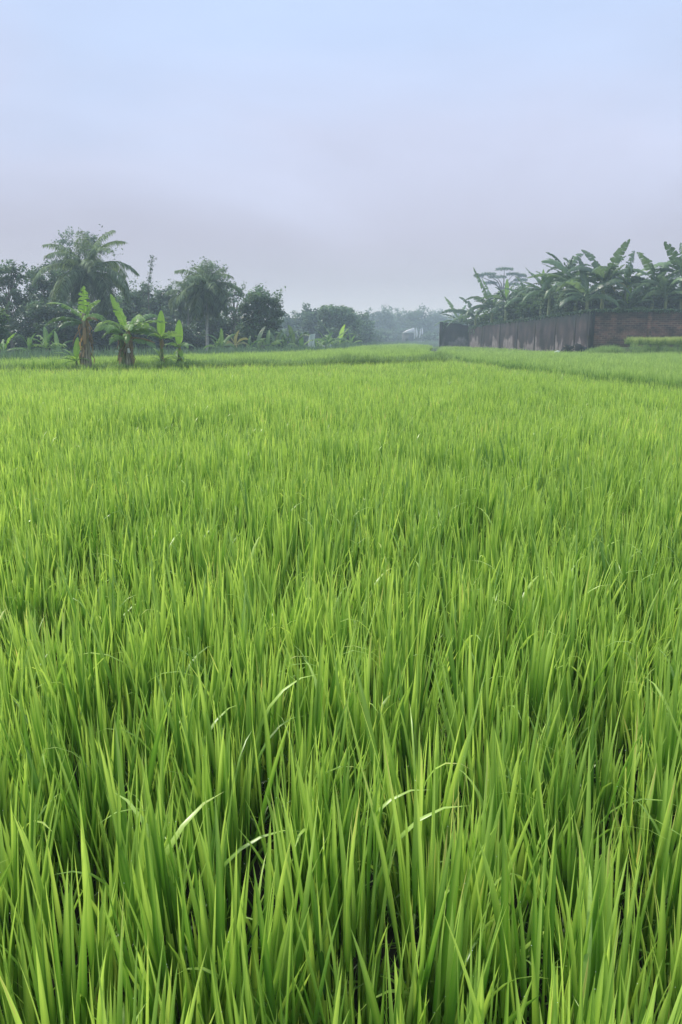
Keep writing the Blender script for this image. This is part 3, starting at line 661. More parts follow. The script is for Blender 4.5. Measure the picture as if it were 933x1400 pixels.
# ------------------------------------------------------------------ coconut palms
def frond(parent, org, az, el, Lf, droop, rng, mat='palm', leaflet=0.85, npair=56, tone=0.5):
    mb = MB(); n = 15; P = [np.array(org, float)]; e = el
    for i in range(n):
        e = el-droop*((i+1)/n)**1.35
        P.append(P[-1]+Lf/n*np.array([math.cos(az)*math.cos(e), math.sin(az)*math.cos(e), math.sin(e)]))
    P = np.array(P); tube(mb, P, np.linspace(.045, .008, len(P)), 5, tone=0.85)
    s = np.array([-math.sin(az), math.cos(az), 0])
    for j in range(npair):
        f = 0.12+0.88*j/(npair-1); q = f*n; i = min(int(q), n-1); p = P[i]+(P[i+1]-P[i])*(q-i); tdir = unit(P[i+1]-P[i])
        ll_ = leaflet*(0.45+0.9*math.sin(math.pi*min(1, f*0.92+0.06)))*rng.uniform(.8, 1.1)
        for sd in (-1, 1):
            d = unit(tdir*0.55+s*sd*1.0+np.array([0, 0, -0.25+rng.normal(0, .18)])); p1 = p+d*ll_*0.5; d2 = unit(d+np.array([0, 0, -0.9])); p2 = p1+d2*ll_*0.5
            wv_ = unit(np.cross(d, np.array([0, 0, 1.0])))*0.04; t = tone+rng.normal(0, .18)
            mb.add([p-wv_, p+wv_, p1+wv_, p1-wv_, p2], [[0, 1, 2, 3]], [[3, 2, 4]], tone=[t, t, t, t, t-.1])
    o = mb.build('frond', M[mat], parent); return o
def coconut(label, px, py, Y, spread_px, base_px, nf, seed, group='coconut palms', lean_up=0.0):
    rng = np.random.default_rng(seed); x, _, z = pt(px, py, Y); bx = xat(base_px, Y); root = empty('coconut_palm', (bx, Y, 0), label, 'palm', group)
    t = MB(); top = np.array([x-bx, 0, z]); path = [np.array([0, 0, -.05]), np.array([0, 0, z*.1])+top*np.array([.02, 0, 0]), top*np.array([.3, 0, .5]), top*np.array([.7, 0, .8]), top]
    tube(t, path, [.20, .13, .11, .10, .10], 9); t.build('trunk', M['bark_pale'], root, smooth=True)
    Lf = spread_px/F*Y*1.22
    for i in range(nf):
        f = i/(nf-1); el = R(84-134*f)+rng.normal(0, .08); az = i*2.399+rng.normal(0, .2)
        frond(root, top+np.array([0, 0, .05]), az, el, Lf*rng.uniform(.85, 1.1)*(0.85+.25*math.sin(math.pi*min(1, f+.15))), R(50+50*math.sin(math.pi*min(1, f*.9+.1))), rng, tone=.62-.25*f+rng.normal(0, .06))
    h = MB()
    for i in range(9):
        a = i*0.7; tube(h, [top+np.array([.14*math.cos(a), .14*math.sin(a), -.15]), top+np.array([.2*math.cos(a), .2*math.sin(a), -.35-.05*(i % 3)])], [.08, .09], 6)
    tag(h.build('coconut_bunch', M['pseudo_green'], root, smooth=True))
    return root
coconut('tall coconut palm with wide drooping crown at left, in front of the tallest tree', 119, 374, 60, 58, 121, 32, 21)
coconut('shorter coconut palm with a pale bare trunk in the left tree group', 284, 397, 64, 37, 283, 28, 22)
coconut('dimmer coconut palm just left of the shorter palm', 256, 408, 74, 28, 258, 18, 23)

# ------------------------------------------------------------------ banana plants
def banana_leaf(parent, org, az, el, Lf, W, droop, tear, mat, rng, name='leaf', vangle=25, roll=0.0, tone=0.5, tip=1.0, pet=0.14):
    if roll == 0.0 and tear > .25 and mat != 'ban_fresh': roll = rng.uniform(-.9, .9)
    n = 18; P = [np.array(org, float)]; seg = Lf*(1+pet)/n
    for i in range(n):
        e = el-droop*((i+.5)/n)**1.5
        P.append(P[-1]+seg*np.array([math.cos(az)*math.cos(e), math.sin(az)*math.cos(e), math.sin(e)]))
    P = np.array(P); mb = MB(); tube(mb, P, np.linspace(.035, .006, len(P))*(Lf/2.0)**.5, 5, tone=min(1, tone+.3))
    s0 = np.array([-math.sin(az), math.cos(az), 0])
    i0 = max(1, int(round(pet/(1+pet)*n)))
    sub = 3; M_ = (n-i0)*sub
    for sd in (-1, 1):
        cur = 0; tgroup = 0; gl = 0
        for j in range(M_):
            f0 = j/M_; f1 = (j+1)/M_
            if gl <= 0: gl = rng.integers(1, 5) if tear > 0 else 99; tgroup = rng.normal(0, 1)*tear; newg = True
            gl -= 1
            def rib(f): q = i0+f*(n-i0); i = min(int(q), n-1); return P[i]+(P[i+1]-P[i])*(q-i), unit(P[i+1]-P[i])
            def wd(f): return W*0.5*(math.sin(math.pi*min(1, max(0, f*0.97+0.03))**0.72))**0.55
            p0, t0 = rib(f0); p1, t1 = rib(f1)
            up = unit(np.cross(t0, s0)*1.0); up = up if up[2] > 0 or abs(up[2]) < .2 else -up
            s = s0*sd; 
            if roll: s = s*math.cos(roll)+up*math.sin(roll)*sd
            a = R(vangle)-abs(tgroup)*0.9-tear*0.35; b = a-0.25-tear*0.7-abs(tgroup)*.4
            d1 = s*math.cos(a)+up*math.sin(a) if tear < .3 else unit(s*math.cos(a)+np.array([0, 0, 1.0])*math.sin(a)+t0*.2)
            d2 = s*math.cos(b)+up*math.sin(b) if tear < .3 else unit(s*math.cos(b)+np.array([0, 0, 1.0])*math.sin(b)+t0*.3)
            w0, w1 = wd(f0), wd(f1)
            if tear > 0 and gl == 0 and rng.random() < .6: w1 *= 0.75
            if tear > .4: w0 *= rng.uniform(.8, 1.0); 
            sh = 0.12*W
            q0, q1 = p0+d1*w0*.5, p1+d1*w1*.5; r0, r1 = q0+d2*w0*.5+t0*sh, q1+d2*w1*.5+t0*sh
            t = tone+rng.normal(0, .05)+tgroup*.08
            mb.add([p0, p1, q1, q0, r1, r0], [[0, 1, 2, 3], [3, 2, 4, 5]], tone=[t+.1, t+.1, t, t, t-.08, t-.08])
    return mb.build(name, M[mat], parent)
def stem(parent, x, h, r, mat='pseudo', lean=(0, 0), rng=None, sheaths=0):
    mb = MB(); k = 6; P = [np.array([x+lean[0]*(i/k)**1.5, lean[1]*(i/k)**1.5, h*i/k-.03]) for i in range(k+1)]
    tube(mb, P, [r*1.25, r*1.1, r, r*.92, r*.85, r*.75, r*.55], 10)
    o = mb.build('stem', M[mat], parent, smooth=True)
    if sheaths:
        s = MB()
        for i in range(sheaths):        # hanging dead sheaths
            a = rng.uniform(0, 6.28); z = h*rng.uniform(.3, .95); L_ = rng.uniform(.25, .55)*h*.6; d = np.array([math.cos(a), math.sin(a), 0]); t = np.array([-d[1], d[0], 0])*rng.uniform(.03, .07)
            p = np.array([x+lean[0]*(z/h)**1.5, lean[1]*(z/h)**1.5, z])+d*r*.9; q = p+d*r*rng.uniform(.4, 1.2)+np.array([0, 0, -L_*.5]); e = p+d*r*rng.uniform(.2, .9)+np.array([0, 0, -L_]); e[2] = max(e[2], .02)
            tn = rng.uniform(.1, 1); s.add([p-t, p+t, q+t, q-t, e+t*.5, e-t*.5], [[0, 1, 2, 3], [3, 2, 4, 5]], tone=tn)
        s.build('dead_sheaths', M['ban_dry'], parent)
    return P[-1]

rb = np.random.default_rng(77)
GB = 'banana plants on the bund'
def at_bund(px): 
    Y = 29.0; 
    for _ in range(5): x = xat(px, Y); Y = float(cross_y(x))+0.75
    return x, Y
# plant 1: stout trunk, upright torn leaf, long arching leaves to the left, suckers
x, Y = at_bund(118); sc_ = Y/F
r1 = empty('banana_plant', (x, Y, .45), 'stout brown-trunked banana plant leftmost on the bund, with one torn upright leaf', 'banana plant', GB)
t1 = stem(r1, 0, zat(428, Y)-.45, .13, lean=(-.02, 0), rng=rb, sheaths=26); stem(r1, -.17, .75, .085, rng=rb, sheaths=10)
banana_leaf(r1, t1-np.array([0, 0, .25]), R(95), R(82), 1.08, .50, R(10), .42, 'ban_fresh', rb, vangle=10, tone=.45, roll=.25)
banana_leaf(r1, t1-np.array([0, 0, .2]), R(20), R(78), .85, .40, R(70), .7, 'ban_mid', rb, vangle=10, tone=.7, roll=-.5)
banana_leaf(r1, t1-np.array([0, 0, .3]), R(-70), R(50), .7, .34, R(110), .8, 'ban_mid', rb, vangle=10, tone=.8, roll=.5)
banana_leaf(r1, t1-np.array([0, 0, .3]), R(130), R(50), 1.2, .34, R(80), .8, 'ban', rb, vangle=10, tone=.7, roll=.5)
banana_leaf(r1, t1-np.array([0, 0, .25]), R(168), R(48), 1.45, .34, R(60), .6, 'ban_mid', rb, tone=.6)
banana_leaf(r1, t1-np.array([0, 0, .35]), R(190), R(30), 1.35, .36, R(85), .8, 'ban', rb, tone=.5)
banana_leaf(r1, t1-np.array([0, 0, .35]), R(215), R(15), .95, .34, R(70), .8, 'ban', rb, tone=.35)
banana_leaf(r1, t1-np.array([0, 0, .3]), R(60), R(40), 1.0, .36, R(80), .6, 'ban_mid', rb, tone=.4)
banana_leaf(r1, t1-np.array([0, 0, .3]), R(-10), R(50), .75, .34, R(110), .5, 'ban_mid', rb, tone=.6)
banana_leaf(r1, t1-np.array([0, 0, .2]), R(-20), R(25), .55, .26, R(70), .9, 'ban_dry', rb, 'dead_leaf', tone=.7)
for k in range(4): banana_leaf(r1, t1-np.array([0, 0, .3+.1*k]), R([-40, 200, 80, 140][k]), R(-40), .8, .2, R(45), .9, 'ban_dry', rb, 'dead_leaf', tone=.3)
x2 = xat(98, Y+.1)
r2 = empty('banana_sucker', (x2, Y+.1, .45), 'leafy young banana sucker spreading left of the stout trunk', 'banana plant', GB)
t2 = stem(r2, .12, .35, .05, 'pseudo_green', rng=rb)
for (a, e, l, w_, d, mm) in ((178, 40, .80, .20, 50, 'ban_mid'), (195, 20, .75, .20, 50, 'ban_mid'), (160, 55, .75, .2, 60, 'ban_mid'), (80, 80, .75, .26, 10, 'ban_fresh'), (20, 75, .6, .22, 30, 'ban_fresh'), (-5, 30, .75, .2, 50, 'ban_mid'), (210, 0, .6, .2, 60, 'ban_fresh'), (330, 25, .6, .2, 60, 'ban_mid'), (250, 40, .6, .2, 70, 'ban_fresh')):
    banana_leaf(r2, t2, R(a), R(e), l, w_, R(d), .15, mm, rb, tone=.55)
# plant 2: two trunks, big green leaf mass
x, Y = at_bund(173)
r3 = empty('banana_plant', (x, Y, .45), 'two-stemmed banana plant with a broad shaggy leaf head, second from the left on the bund', 'banana plant', GB)
t3 = stem(r3, .05, zat(447, Y)-.45, .12, lean=(.03, 0), rng=rb, sheaths=20); t4 = stem(r3, -.17, zat(452, Y)-.45, .11, 'pseudo_green', (-.02, .05), rb, 12)
banana_leaf(r3, t3-np.array([0, 0, .15]), R(150), R(66), 1.35, .50, R(12), .25, 'ban_fresh', rb, vangle=12, tone=.6)
banana_leaf(r3, t3-np.array([0, 0, .2]), R(172), R(50), 1.25, .40, R(95), .55, 'ban_mid', rb, tone=.6)
banana_leaf(r3, t3-np.array([0, 0, .2]), R(10), R(40), 1.35, .40, R(60), .5, 'ban_mid', rb, tone=.5)
banana_leaf(r3, t3-np.array([0, 0, .25]), R(-15), R(30), 1.25, .42, R(75), .6, 'ban', rb, tone=.6)
banana_leaf(r3, t3-np.array([0, 0, .2]), R(-70), R(45), 1.0, .42, R(95), .4, 'ban_mid', rb, tone=.65)
banana_leaf(r3, t3-np.array([0, 0, .2]), R(60), R(50), 1.1, .42, R(90), .5, 'ban_mid', rb, tone=.4)
banana_leaf(r3, t4-np.array([0, 0, .15]), R(200), R(50), .95, .42, R(100), .4, 'ban_mid', rb, tone=.5)
banana_leaf(r3, t4-np.array([0, 0, .15]), R(250), R(55), .9, .42, R(110), .4, 'ban_mid', rb, tone=.6)
banana_leaf(r3, t4-np.array([0, 0, .15]), R(120), R(60), .9, .40, R(100), .5, 'ban', rb, tone=.5)
for k in range(9):
    banana_leaf(r3, t3-np.array([0, 0, .1+.05*k]), R([-40, 15, 40, 185, -80, 95, 165, -10, 230][k]), R([60, 60, 35, 30, 20, 65, 15, 10, 40][k]), [1.1, 1.2, 1.1, .95, .8, 1.0, .8, 1.0, .8][k], .40, R([100, 80, 70, 90, 90, 80, 70, 60, 100][k]), .6, ['ban_mid', 'ban', 'ban_mid', 'ban', 'ban_mid', 'ban', 'ban', 'ban', 'ban_mid'][k], rb, tone=rb.uniform(.3, .9))
banana_leaf(r3, t3-np.array([0, 0, .35]), R(-12), R(0), .95, .2, R(25), .9, 'ban_dry', rb, 'dead_leaf', tone=.7)
for k in range(4): banana_leaf(r3, t3-np.array([0, 0, .35+.1*k]), R([-60, 200, 90, 150][k]), R(-45), .8, .2, R(40), .9, 'ban_dry', rb, 'dead_leaf', tone=.3)
b_ = MB(); tube(b_, [t3+np.array([.02, -.12, -.75]), t3+np.array([.03, -.13, -.9])], [.05, .06], 8); b_.build('sheath_scar', M['white'], r3, smooth=True)
# plant 3 & 4: paddle leaves
def paddle(label, px, ytop, ystem, leaves, lowl, seed):
    x, Y = at_bund(px); rr = np.random.default_rng(seed); r_ = empty('banana_plant', (x, Y+.1, .45), label, 'banana plant', GB)
    t = stem(r_, 0, zat(ystem, Y)-.45, .06, 'pseudo_green', (.02, 0), rr, 8)
    Lp = zat(ytop, Y)-zat(ystem, Y)
    banana_leaf(r_, t-np.array([0, 0, .1]), R(80), R(86), Lp+.02, .34, R(8), 0, 'ban_fresh', rr, vangle=6, tone=.8, pet=.12)
    leaves = leaves+[(100, 50, .7, .24, 90, 'ban'), (-50, 40, .7, .24, 100, 'ban_mid'), (230, 45, .65, .24, 100, 'ban_mid'), (40, 30, .7, .22, 80, 'ban')]
    for (a, e, l, w_, d, mm) in leaves: banana_leaf(r_, t-np.array([0, 0, .12]), R(a), R(e), l, w_, R(d), .35, mm, rr, tone=.55)
    base = MB(); tube(base, [(0, 0, -.03), (0, 0, .15), (0, 0, .34)], [.20, .16, .06], 9); base.build('root_clump', M['soil'], r_)
    for (a, e, l, d) in lowl: banana_leaf(r_, np.array([0, 0, .30]), R(a), R(e), l, .16, R(d), .1, 'ban_mid', rr, tone=.6)
paddle('slim banana plant with one tall upright paddle leaf, third from the left on the bund', 219, 425, 458, [(178, 40, .75, .26, 70, 'ban_mid'), (195, 35, .9, .26, 60, 'ban'), (5, 30, .75, .26, 60, 'ban_mid'), (-20, 45, .7, .24, 70, 'ban_mid')], [(175, 30, .5, 60), (10, 35, .6, 70), (100, 70, .6, 20), (140, 60, .6, 40), (-30, 20, .5, 60)], 5)
paddle('smallest slim banana plant with upright paddle leaf, rightmost on the bund', 243, 438, 470, [(178, 35, .55, .20, 60, 'ban_mid'), (150, 60, .5, .22, 50, 'ban'), (-60, -40, .35, .22, 40, 'ban_fresh'), (230, -30, .35, .2, 40, 'ban_fresh')], [(175, 35, .55, 80), (0, 20, .45, 70), (-60, 40, .5, 90), (210, 30, .4, 70), (120, 40, .6, 60), (60, 50, .4, 80)], 6)

# generic small bananas in the background
def small_banana(label, px, ytop, ybase, Y, n, seed, mat='ban_mid', group=None, wscale=1.0, base_z=0.0, lspread=1.0, dry=0, stemf=.5, up=0):
    rr = np.random.default_rng(seed); x, _, zt = pt(px, ytop, Y); h = zt-base_z; r_ = empty('banana_plant', (x, Y, base_z), label, 'banana plant', group)
    sh = h*stemf; t = stem(r_, 0, sh, .05+.02*h, 'pseudo_green', (rr.normal(0, .05), 0), rr)
    Ll = (h-sh)*1.15*lspread
    for i in range(n):
        f = i/max(1, n-1); az = i*2.4+rr.normal(0, .3)+seed; el = R(80-50*f+rr.normal(0, 8)); dr = R(45+75*f)
        m_ = mat if (i >= up) else 'ban_fresh'
        nm = 'leaf'
        if i >= n-dry: m_ = 'dry_pale'; nm = 'dead_leaf'
        banana_leaf(r_, t-np.array([0, 0, .06]), az, el, Ll*rr.uniform(.8, 1.15), Ll*.25*wscale, dr, rr.uniform(.3, .9) if i > 0 else .1, m_, rr, nm, tone=rr.uniform(.0, .7))
    return r_
GS = 'small banana plants in front of the left trees'
small_banana('small pale banana plant nearest the left edge tree, in a row of three', 40, 455, 486, 44, 7, 101, group=GS, lspread=.9)
small_banana('tallest of three small pale banana plants in a row behind the field at left', 62, 447, 486, 44, 8, 102, group=GS)
small_banana('small drooping banana plant closest to the stout brown trunk, last in a row of three', 76, 457, 486, 45, 6, 103, group=GS)
small_banana('pale banana plant at the very left edge behind the rice', 2, 452, 486, 40, 7, 104, group=GS, up=2)
small_banana('banana plant left of the pale coconut trunk, behind the field', 303, 452, 478, 56, 7, 105, group=GS)
small_banana('yellow dry-leaved banana plant right of the pale coconut trunk', 320, 450, 478, 57, 8, 106, 'dry_pale', group=GS, dry=3)
small_banana('banana plant directly beside the yellow dry-leaved one', 296, 458, 478, 60, 6, 107, group=GS)
small_banana('banana plant at the foot of the last tree of the left group', 338, 460, 478, 58, 6, 108, group=GS)
GR = 'banana thicket left of the pale sheet'
for i, (px, ty) in enumerate(((352, 452), (366, 456), (378, 452), (390, 450), (402, 448), (414, 456))):
    small_banana(['first banana plant from the left in the thicket beside the pale sheet', 'low second banana plant in the thicket beside the pale sheet', 'third banana plant from the left in the thicket beside the pale sheet', 'tall fourth banana plant in the thicket beside the pale sheet', 'tallest fifth banana plant in the thicket beside the pale sheet', 'lowest banana plant directly left of the pale sheet'][i], px, ty, 477, 60+i*2, 7, 120+i, 'ban_mid' if i % 2 else 'ban', GR, lspread=1.1, stemf=.35)
for i, (px, ty) in enumerate(((434, 456), (446, 452), (456, 450), (466, 449), (480, 457))):
    small_banana(['pale banana plant directly right of the pale sheet', 'hazy banana plant second right of the pale sheet', 'hazy banana plant below the middle of the largest far tree', 'hazy banana plant with a raised pale leaf below the largest far tree', 'low hazy banana plant ending the row right of the pale sheet'][i], px, ty, 474, 78+i*4, 7, 140+i, 'ban_mid', 'hazy banana plants right of the pale sheet', lspread=1.1, stemf=.35, up=1 if i in (0, 3) else 0)

# pale standing sheet
def sheet_thing():
    Y = 74; x, _, zt = pt(425, 456, Y); zb = 0.3; root = empty('cloth_sheet', (x, Y, 0), 'pale greenish-white cloth hung upright at the field edge before the far trees', 'cloth')
    mb = MB(); nx, nz_ = 7, 12; V = []
    for j in range(nz_+1):
        for i in range(nx+1):
            f = j/nz_; u = i/nx-.5; wd = .50+.18*(1-f); V.append([u*wd+.16*f+.03*math.sin(7*f+i), .07*math.sin(i*1.9+f*3), zb+(zt-zb)*f-(.10*(0.5-u) if j == nz_ else 0)])
    idx = lambda i, j: j*(nx+1)+i
    mb.add(V, [[idx(i, j), idx(i+1, j), idx(i+1, j+1), idx(i, j+1)] for j in range(nz_) for i in range(nx)]); mb.build('sheet', M['cloth'], root, smooth=True)
    p = MB(); tube(p, [(-.25, .12, 0), (-.12, .12, zt)], [.025, .02], 6); tube(p, [(.30, .12, 0), (.36, .12, zt)], [.025, .02], 6); p.build('poles', M['bark'], root)
sheet_thing()

# far shed, banners
def shed():
    Y = 146; x0, x1 = xat(551, Y), xat(565, Y); zt = zat(455.5, Y); xc = (x0+x1)/2; wd = x1-x0; root = empty('shed', (xc, Y, 0), 'small far grey shed with a white gable roof at the end of the fields', 'shed')
    w_ = MB(); box(w_, (0, 0, zt/2), (wd, 2.4, zt)); w_.build('wall', M['house'], root)
    d = MB(); box(d, (-.3, -1.22, .75), (.55, .04, 1.5)); d.build('door', M['black'], root)
    r_ = MB(); h = .95; v = [(-wd*.55, -1.4, zt), (wd*.55, -1.4, zt), (wd*.55, 1.4, zt), (-wd*.55, 1.4, zt), (-wd*.1, -1.4, zt+h*.55), (wd*.55, -1.4, zt+h), (wd*.55, 1.4, zt+h), (-wd*.1, 1.4, zt+h*.55)]
    r_.add(v, [[0, 1, 5, 4], [3, 0, 4, 7], [4, 5, 6, 7], [1, 2, 6, 5], [2, 3, 7, 6], [0, 3, 2, 1]]); r_.build('roof', M['roof'], root)
shed()
def banner(label, px, yt, yb, Y, wpx, lean):
    x, _, zt = pt(px, yt, Y); root = empty('banner', (x, Y, 0), label, 'banner', 'white banners beside the far shed')
    p = MB(); tube(p, [(0, 0, 0), (lean*.3, 0, zt*.6), (lean, 0, zt)], [.03, .025, .012], 6); p.build('pole', M['bark_pale'], root)
    f = MB(); W_ = wpx/F*Y; zb = max(zat(yb, Y), .2); V = []; k = 8
    for i in range(k+1):
        t = i/k; z = zt-(zt-zb)*t; w2 = W_*math.sin(math.pi*min(1, .12+.6*t))*(1 if t < .8 else .8); xx = lean*(z/zt)**2; V += [[xx+.02, 0, z], [xx+.02+w2, .08*math.sin(t*5), z]]
    f.add(V, [[2*i, 2*i+1, 2*i+3, 2*i+2] for i in range(k)]); f.build('flag', M['white'], root)
banner('short white banner nearest the far shed', 566, 450, 463, 146, 2.0, .1)
banner('widest white banner, second from the far shed', 569.5, 448, 461, 145, 2.4, -.1)
banner('leaning white banner, third from the far shed', 573, 449, 462, 147, 1.6, .25)
banner('tall white banner farthest from the far shed', 577, 448, 457, 146, 2.2, -.05)
banner('low pale banner beside the left end of the wall', 600.5, 459, 465, 120, 1.8, .05)

# ------------------------------------------------------------------ the wall
def wall():
    (xa, ya), (xb, yb) = WALL_P; Z1 = zat(424.5, 60); Z0 = zat(447, 95)
    root = empty('boundary_wall', (xb, yb, 0), 'long dark boundary wall at right, stained plaster side and brick front', 'wall')
    def seg(name, p, q, z0, z1, th, mat, nx=1, wob=0.0):
        # local x along the wall, local -y faces the field
        Ls = math.hypot(q[0]-p[0], q[1]-p[1]); mb = MB(); V = []; rr = np.random.default_rng(9)
        for i in range(nx+1):
            f = i/nx; z = z0+(z1-z0)*f+(rr.uniform(-wob, wob))
            V += [[f*Ls, 0, -.05], [f*Ls, 0, z], [f*Ls, th, z], [f*Ls, th, -.05]]
        fs = []
        for i in range(nx):
            a, b = 4*i, 4*i+4; fs += [[a, b, b+1, a+1], [a+1, b+1, b+2, a+2], [a+2, b+2, b+3, a+3]]
        fs += [[0, 1, 2, 3], [4*nx, 4*nx+3, 4*nx+2, 4*nx+1]]
        mb.add(V, fs); o = mb.build(name, M[mat], root); o.location = (p[0]-xb, p[1]-yb, 0); o.rotation_euler = (0, 0, math.atan2(q[1]-p[1], q[0]-p[0])); return o
    tag(seg('plastered_section', (xa, ya), (xb-.02, yb+.03), Z0, Z1, .25, 'plaster', 40, .03), 'dark stained plaster side of the wall')
    tag(seg('brick_section', (xb+.30, yb), (xb+22, yb), Z1, Z1+.05, .25, 'brick', 50, .03), 'rough dark brick front of the wall')
    tag(seg('end_section', WALL_END, (xa, ya), zat(440.5, 96), zat(445, 96), .25, 'plaster', 10, .05), 'mossy far end of the wall')
    def pillar(x, y, z, w_, d_, mat): mb = MB(); box(mb, (0, 0, z/2), (w_, d_, z+.06)); o = mb.build('pillar', M[mat], root); o.location = (x-xb, y-yb, 0); o.rotation_euler = (0, 0, 0); return o
    pillar(xb+.12, yb+.08, Z1-.02, .36, .36, 'plaster')
    pillar(xat(886, 60), yb+.05, Z1-.04, .30, .40, 'brick'); pillar(xat(960, 60), yb+.05, Z1-.04, .30, .40, 'brick')
    ang = math.atan2(yb-ya, xb-xa)
    for f in (.17, .36, .52, .66, .80, .92):
        mb = MB(); z = Z0+(Z1-Z0)*f-.1; box(mb, (0, .06, z/2), (.30, .20, z)); o = mb.build('pillar', M['plaster'], root); o.location = (xa+(xb-xa)*f-xb, ya+(yb-ya)*f-yb, 0); o.rotation_euler = (0, 0, ang)
    p_ = MB(); box(p_, (0, 0, zat(440, 96)/2), (.35, .35, zat(440, 96))); o = p_.build('pillar', M['plaster'], root); o.location = (WALL_END[0]-xb, WALL_END[1]-yb, 0)
wall()

# creepers along the top of the wall
def creeper(label, px0, px1, Yf, zf, n, seed, hang, mat='tree_b'):
    r = np.random.default_rng(seed); u = r.random(n); P = []
    for t in u:
        px = px0+(px1-px0)*t; Y = Yf(px)-.06-r.random()*.12; x = xat(px, Y); P.append([x, Y, zf(px, Y)+.08-abs(r.normal(0, hang))*(.4+.6*math.sin(px*.9)**2)])
    P = np.array(P); c0 = P.mean(0); root = empty('creeper', (c0[0], c0[1], c0[2]), label, 'creeper', None)
    mb = MB(); leaf_cards(mb, P-c0, .16, r, r.uniform(0, .8, n), up=.1, aspect=.7); mb.build('leaves', M[mat], root)
def wY(px):
    # forward distance of the wall foot seen at photo column px
    if px >= 806: return 60.0
    (xa, ya), (xb, yb) = WALL_P; u = (px-CX)/F
    if px < 640: return 96.0
    k = 1.025
    # x = u*Y/k' ; solve on the segment
    best = min(np.linspace(yb, ya, 120), key=lambda Y: abs(xat(px, Y)-(xb+(Y-yb)*(xa-xb)/(ya-yb)))); return float(best)
def wtop(px, Y): 
    return zat(424.5, 60) if px >= 806 else (zat(442, 96) if px < 640 else zat(447, 95)+(zat(424.5, 60)-zat(447, 95))*(95-Y)/35)
creeper('green creeper trailing over the mossy far end of the wall', 604, 650, wY, wtop, 900, 1, .45)
creeper('dark creeper fringe along the top of the plastered wall', 650, 806, wY, wtop, 2600, 2, .12, 'tree_a')
creeper('thin creeper fringe along the top of the brick wall', 806, 940, wY, wtop, 1500, 3, .10, 'tree_b')

# ------------------------------------------------------------------ bananas behind the wall
GW = 'banana plants behind the wall'
def wb(label, px, py, Y, leaves, seed, fresh=None, dry=0):
    """leaves: (image angle deg: 0 right, 90 up, 180 left ; depth component ; length m; droop deg; tear)"""
    rr = np.random.default_rng(seed); Y = max(Y, wY(px)+4.6+(Y % 3)*.8); x, _, z = pt(px, py+4-(10 if px > 740 else 4), Y); r_ = empty('banana_plant', (x, Y, 0), label, 'banana plant', GW)
    t = stem(r_, 0, z, .17, 'pseudo_green', (rr.normal(0, .1), 0), rr)
    for (ang, dep, l, dr, te) in leaves:
        hx = math.cos(R(ang)); hz_ = math.sin(R(ang)); az = math.atan2(dep, hx if abs(hx) > .05 else .05); el_ = math.atan2(hz_, math.hypot(hx, dep))
        banana_leaf(r_, t-np.array([0, 0, rr.uniform(.05, .35)]), az, el_, l*Y/68, l*.30, R(dr), te*1.0, 'ban', rr, tone=rr.uniform(.15, .8), vangle=14, roll=rr.choice([-1, 1])*rr.uniform(.2, 1.0))
    for k in range(12):
        az_ = rr.uniform(0, 6.28); fr = max(0, -math.sin(az_))      # leaves toward the wall stay short and steep
        banana_leaf(r_, t-np.array([0, 0, rr.uniform(.1, .8)]), az_, R(rr.uniform(20, 65)+15*fr), rr.uniform(1.7, 2.7)*(1-.3*fr), rr.uniform(.4, .62), R(rr.uniform(50, 100)-25*fr), rr.uniform(.3, 1.0), 'ban', rr, tone=rr.uniform(.0, .65), vangle=12, roll=rr.uniform(-.8, .8))
    n_dry = dry
    for k in range(n_dry): banana_leaf(r_, t-np.array([0, 0, .3+.1*k]), rr.uniform(-1.5, .8), R(rr.uniform(0, 40)), 2.0, .35, R(60), .9, 'dry_pale', rr, 'dead_leaf', tone=.6)
    if fresh: banana_leaf(r_, t-np.array([0, 0, .1]), R(85), R(84), fresh, fresh*.25, R(6), .05, 'ban_fresh', rr, vangle=10, tone=.6)
    return r_
wb('tallest banana plant over the brick wall, leaves reaching highest', 826, 385, 66, [(68, -.2, 3.1, 14, .35), (105, .3, 3.2, 45, .4), (60, .4, 3.3, 40, .5), (140, -.3, 3.6, 75, .4), (165, .2, 3.8, 70, .5), (35, -.3, 3.4, 80, .4), (15, .3, 3.2, 70, .6), (120, -.6, 2.8, 90, .3), (-10, -.5, 2.6, 60, .7), (195, -.5, 2.6, 50, .7)], 301, dry=2)
wb('banana plant leaning right of the tallest one, long leaf bent over at its tip', 858, 388, 67, [(48, -.2, 3.6, 60, .45), (80, .3, 3.2, 50, .5), (130, .3, 3.0, 70, .5), (20, -.4, 3.3, 90, .5), (0, .5, 3.0, 60, .6), (160, -.4, 3.0, 80, .5), (-20, -.5, 2.6, 50, .8), (100, -.7, 2.8, 100, .4)], 302, dry=1)
wb('banana plant just left of the tallest one, broad arching leaves', 790, 390, 68, [(125, -.2, 3.6, 70, .35), (150, .2, 3.7, 50, .4), (95, .4, 3.2, 60, .4), (60, -.4, 3.0, 80, .4), (170, -.4, 3.2, 75, .5), (30, -.4, 2.8, 70, .5), (200, -.5, 2.4, 50, .7)], 303)
wb('banana plant whose blunt leaf points left against the sky', 778, 378, 70, [(152, -.1, 2.2, 10, .1), (110, .3, 2.6, 50, .4), (70, .3, 2.6, 60, .4), (175, -.5, 2.8, 80, .4), (20, -.4, 2.6, 70, .4)], 304)
wb('banana plant right of centre over the brick wall', 893, 392, 65, [(70, .2, 3.0, 50, .5), (110, -.2, 3.2, 55, .5), (30, -.3, 3.2, 80, .5), (150, .4, 3.0, 80, .5), (0, -.4, 2.8, 60, .7), (180, -.5, 2.8, 60, .6)], 305)
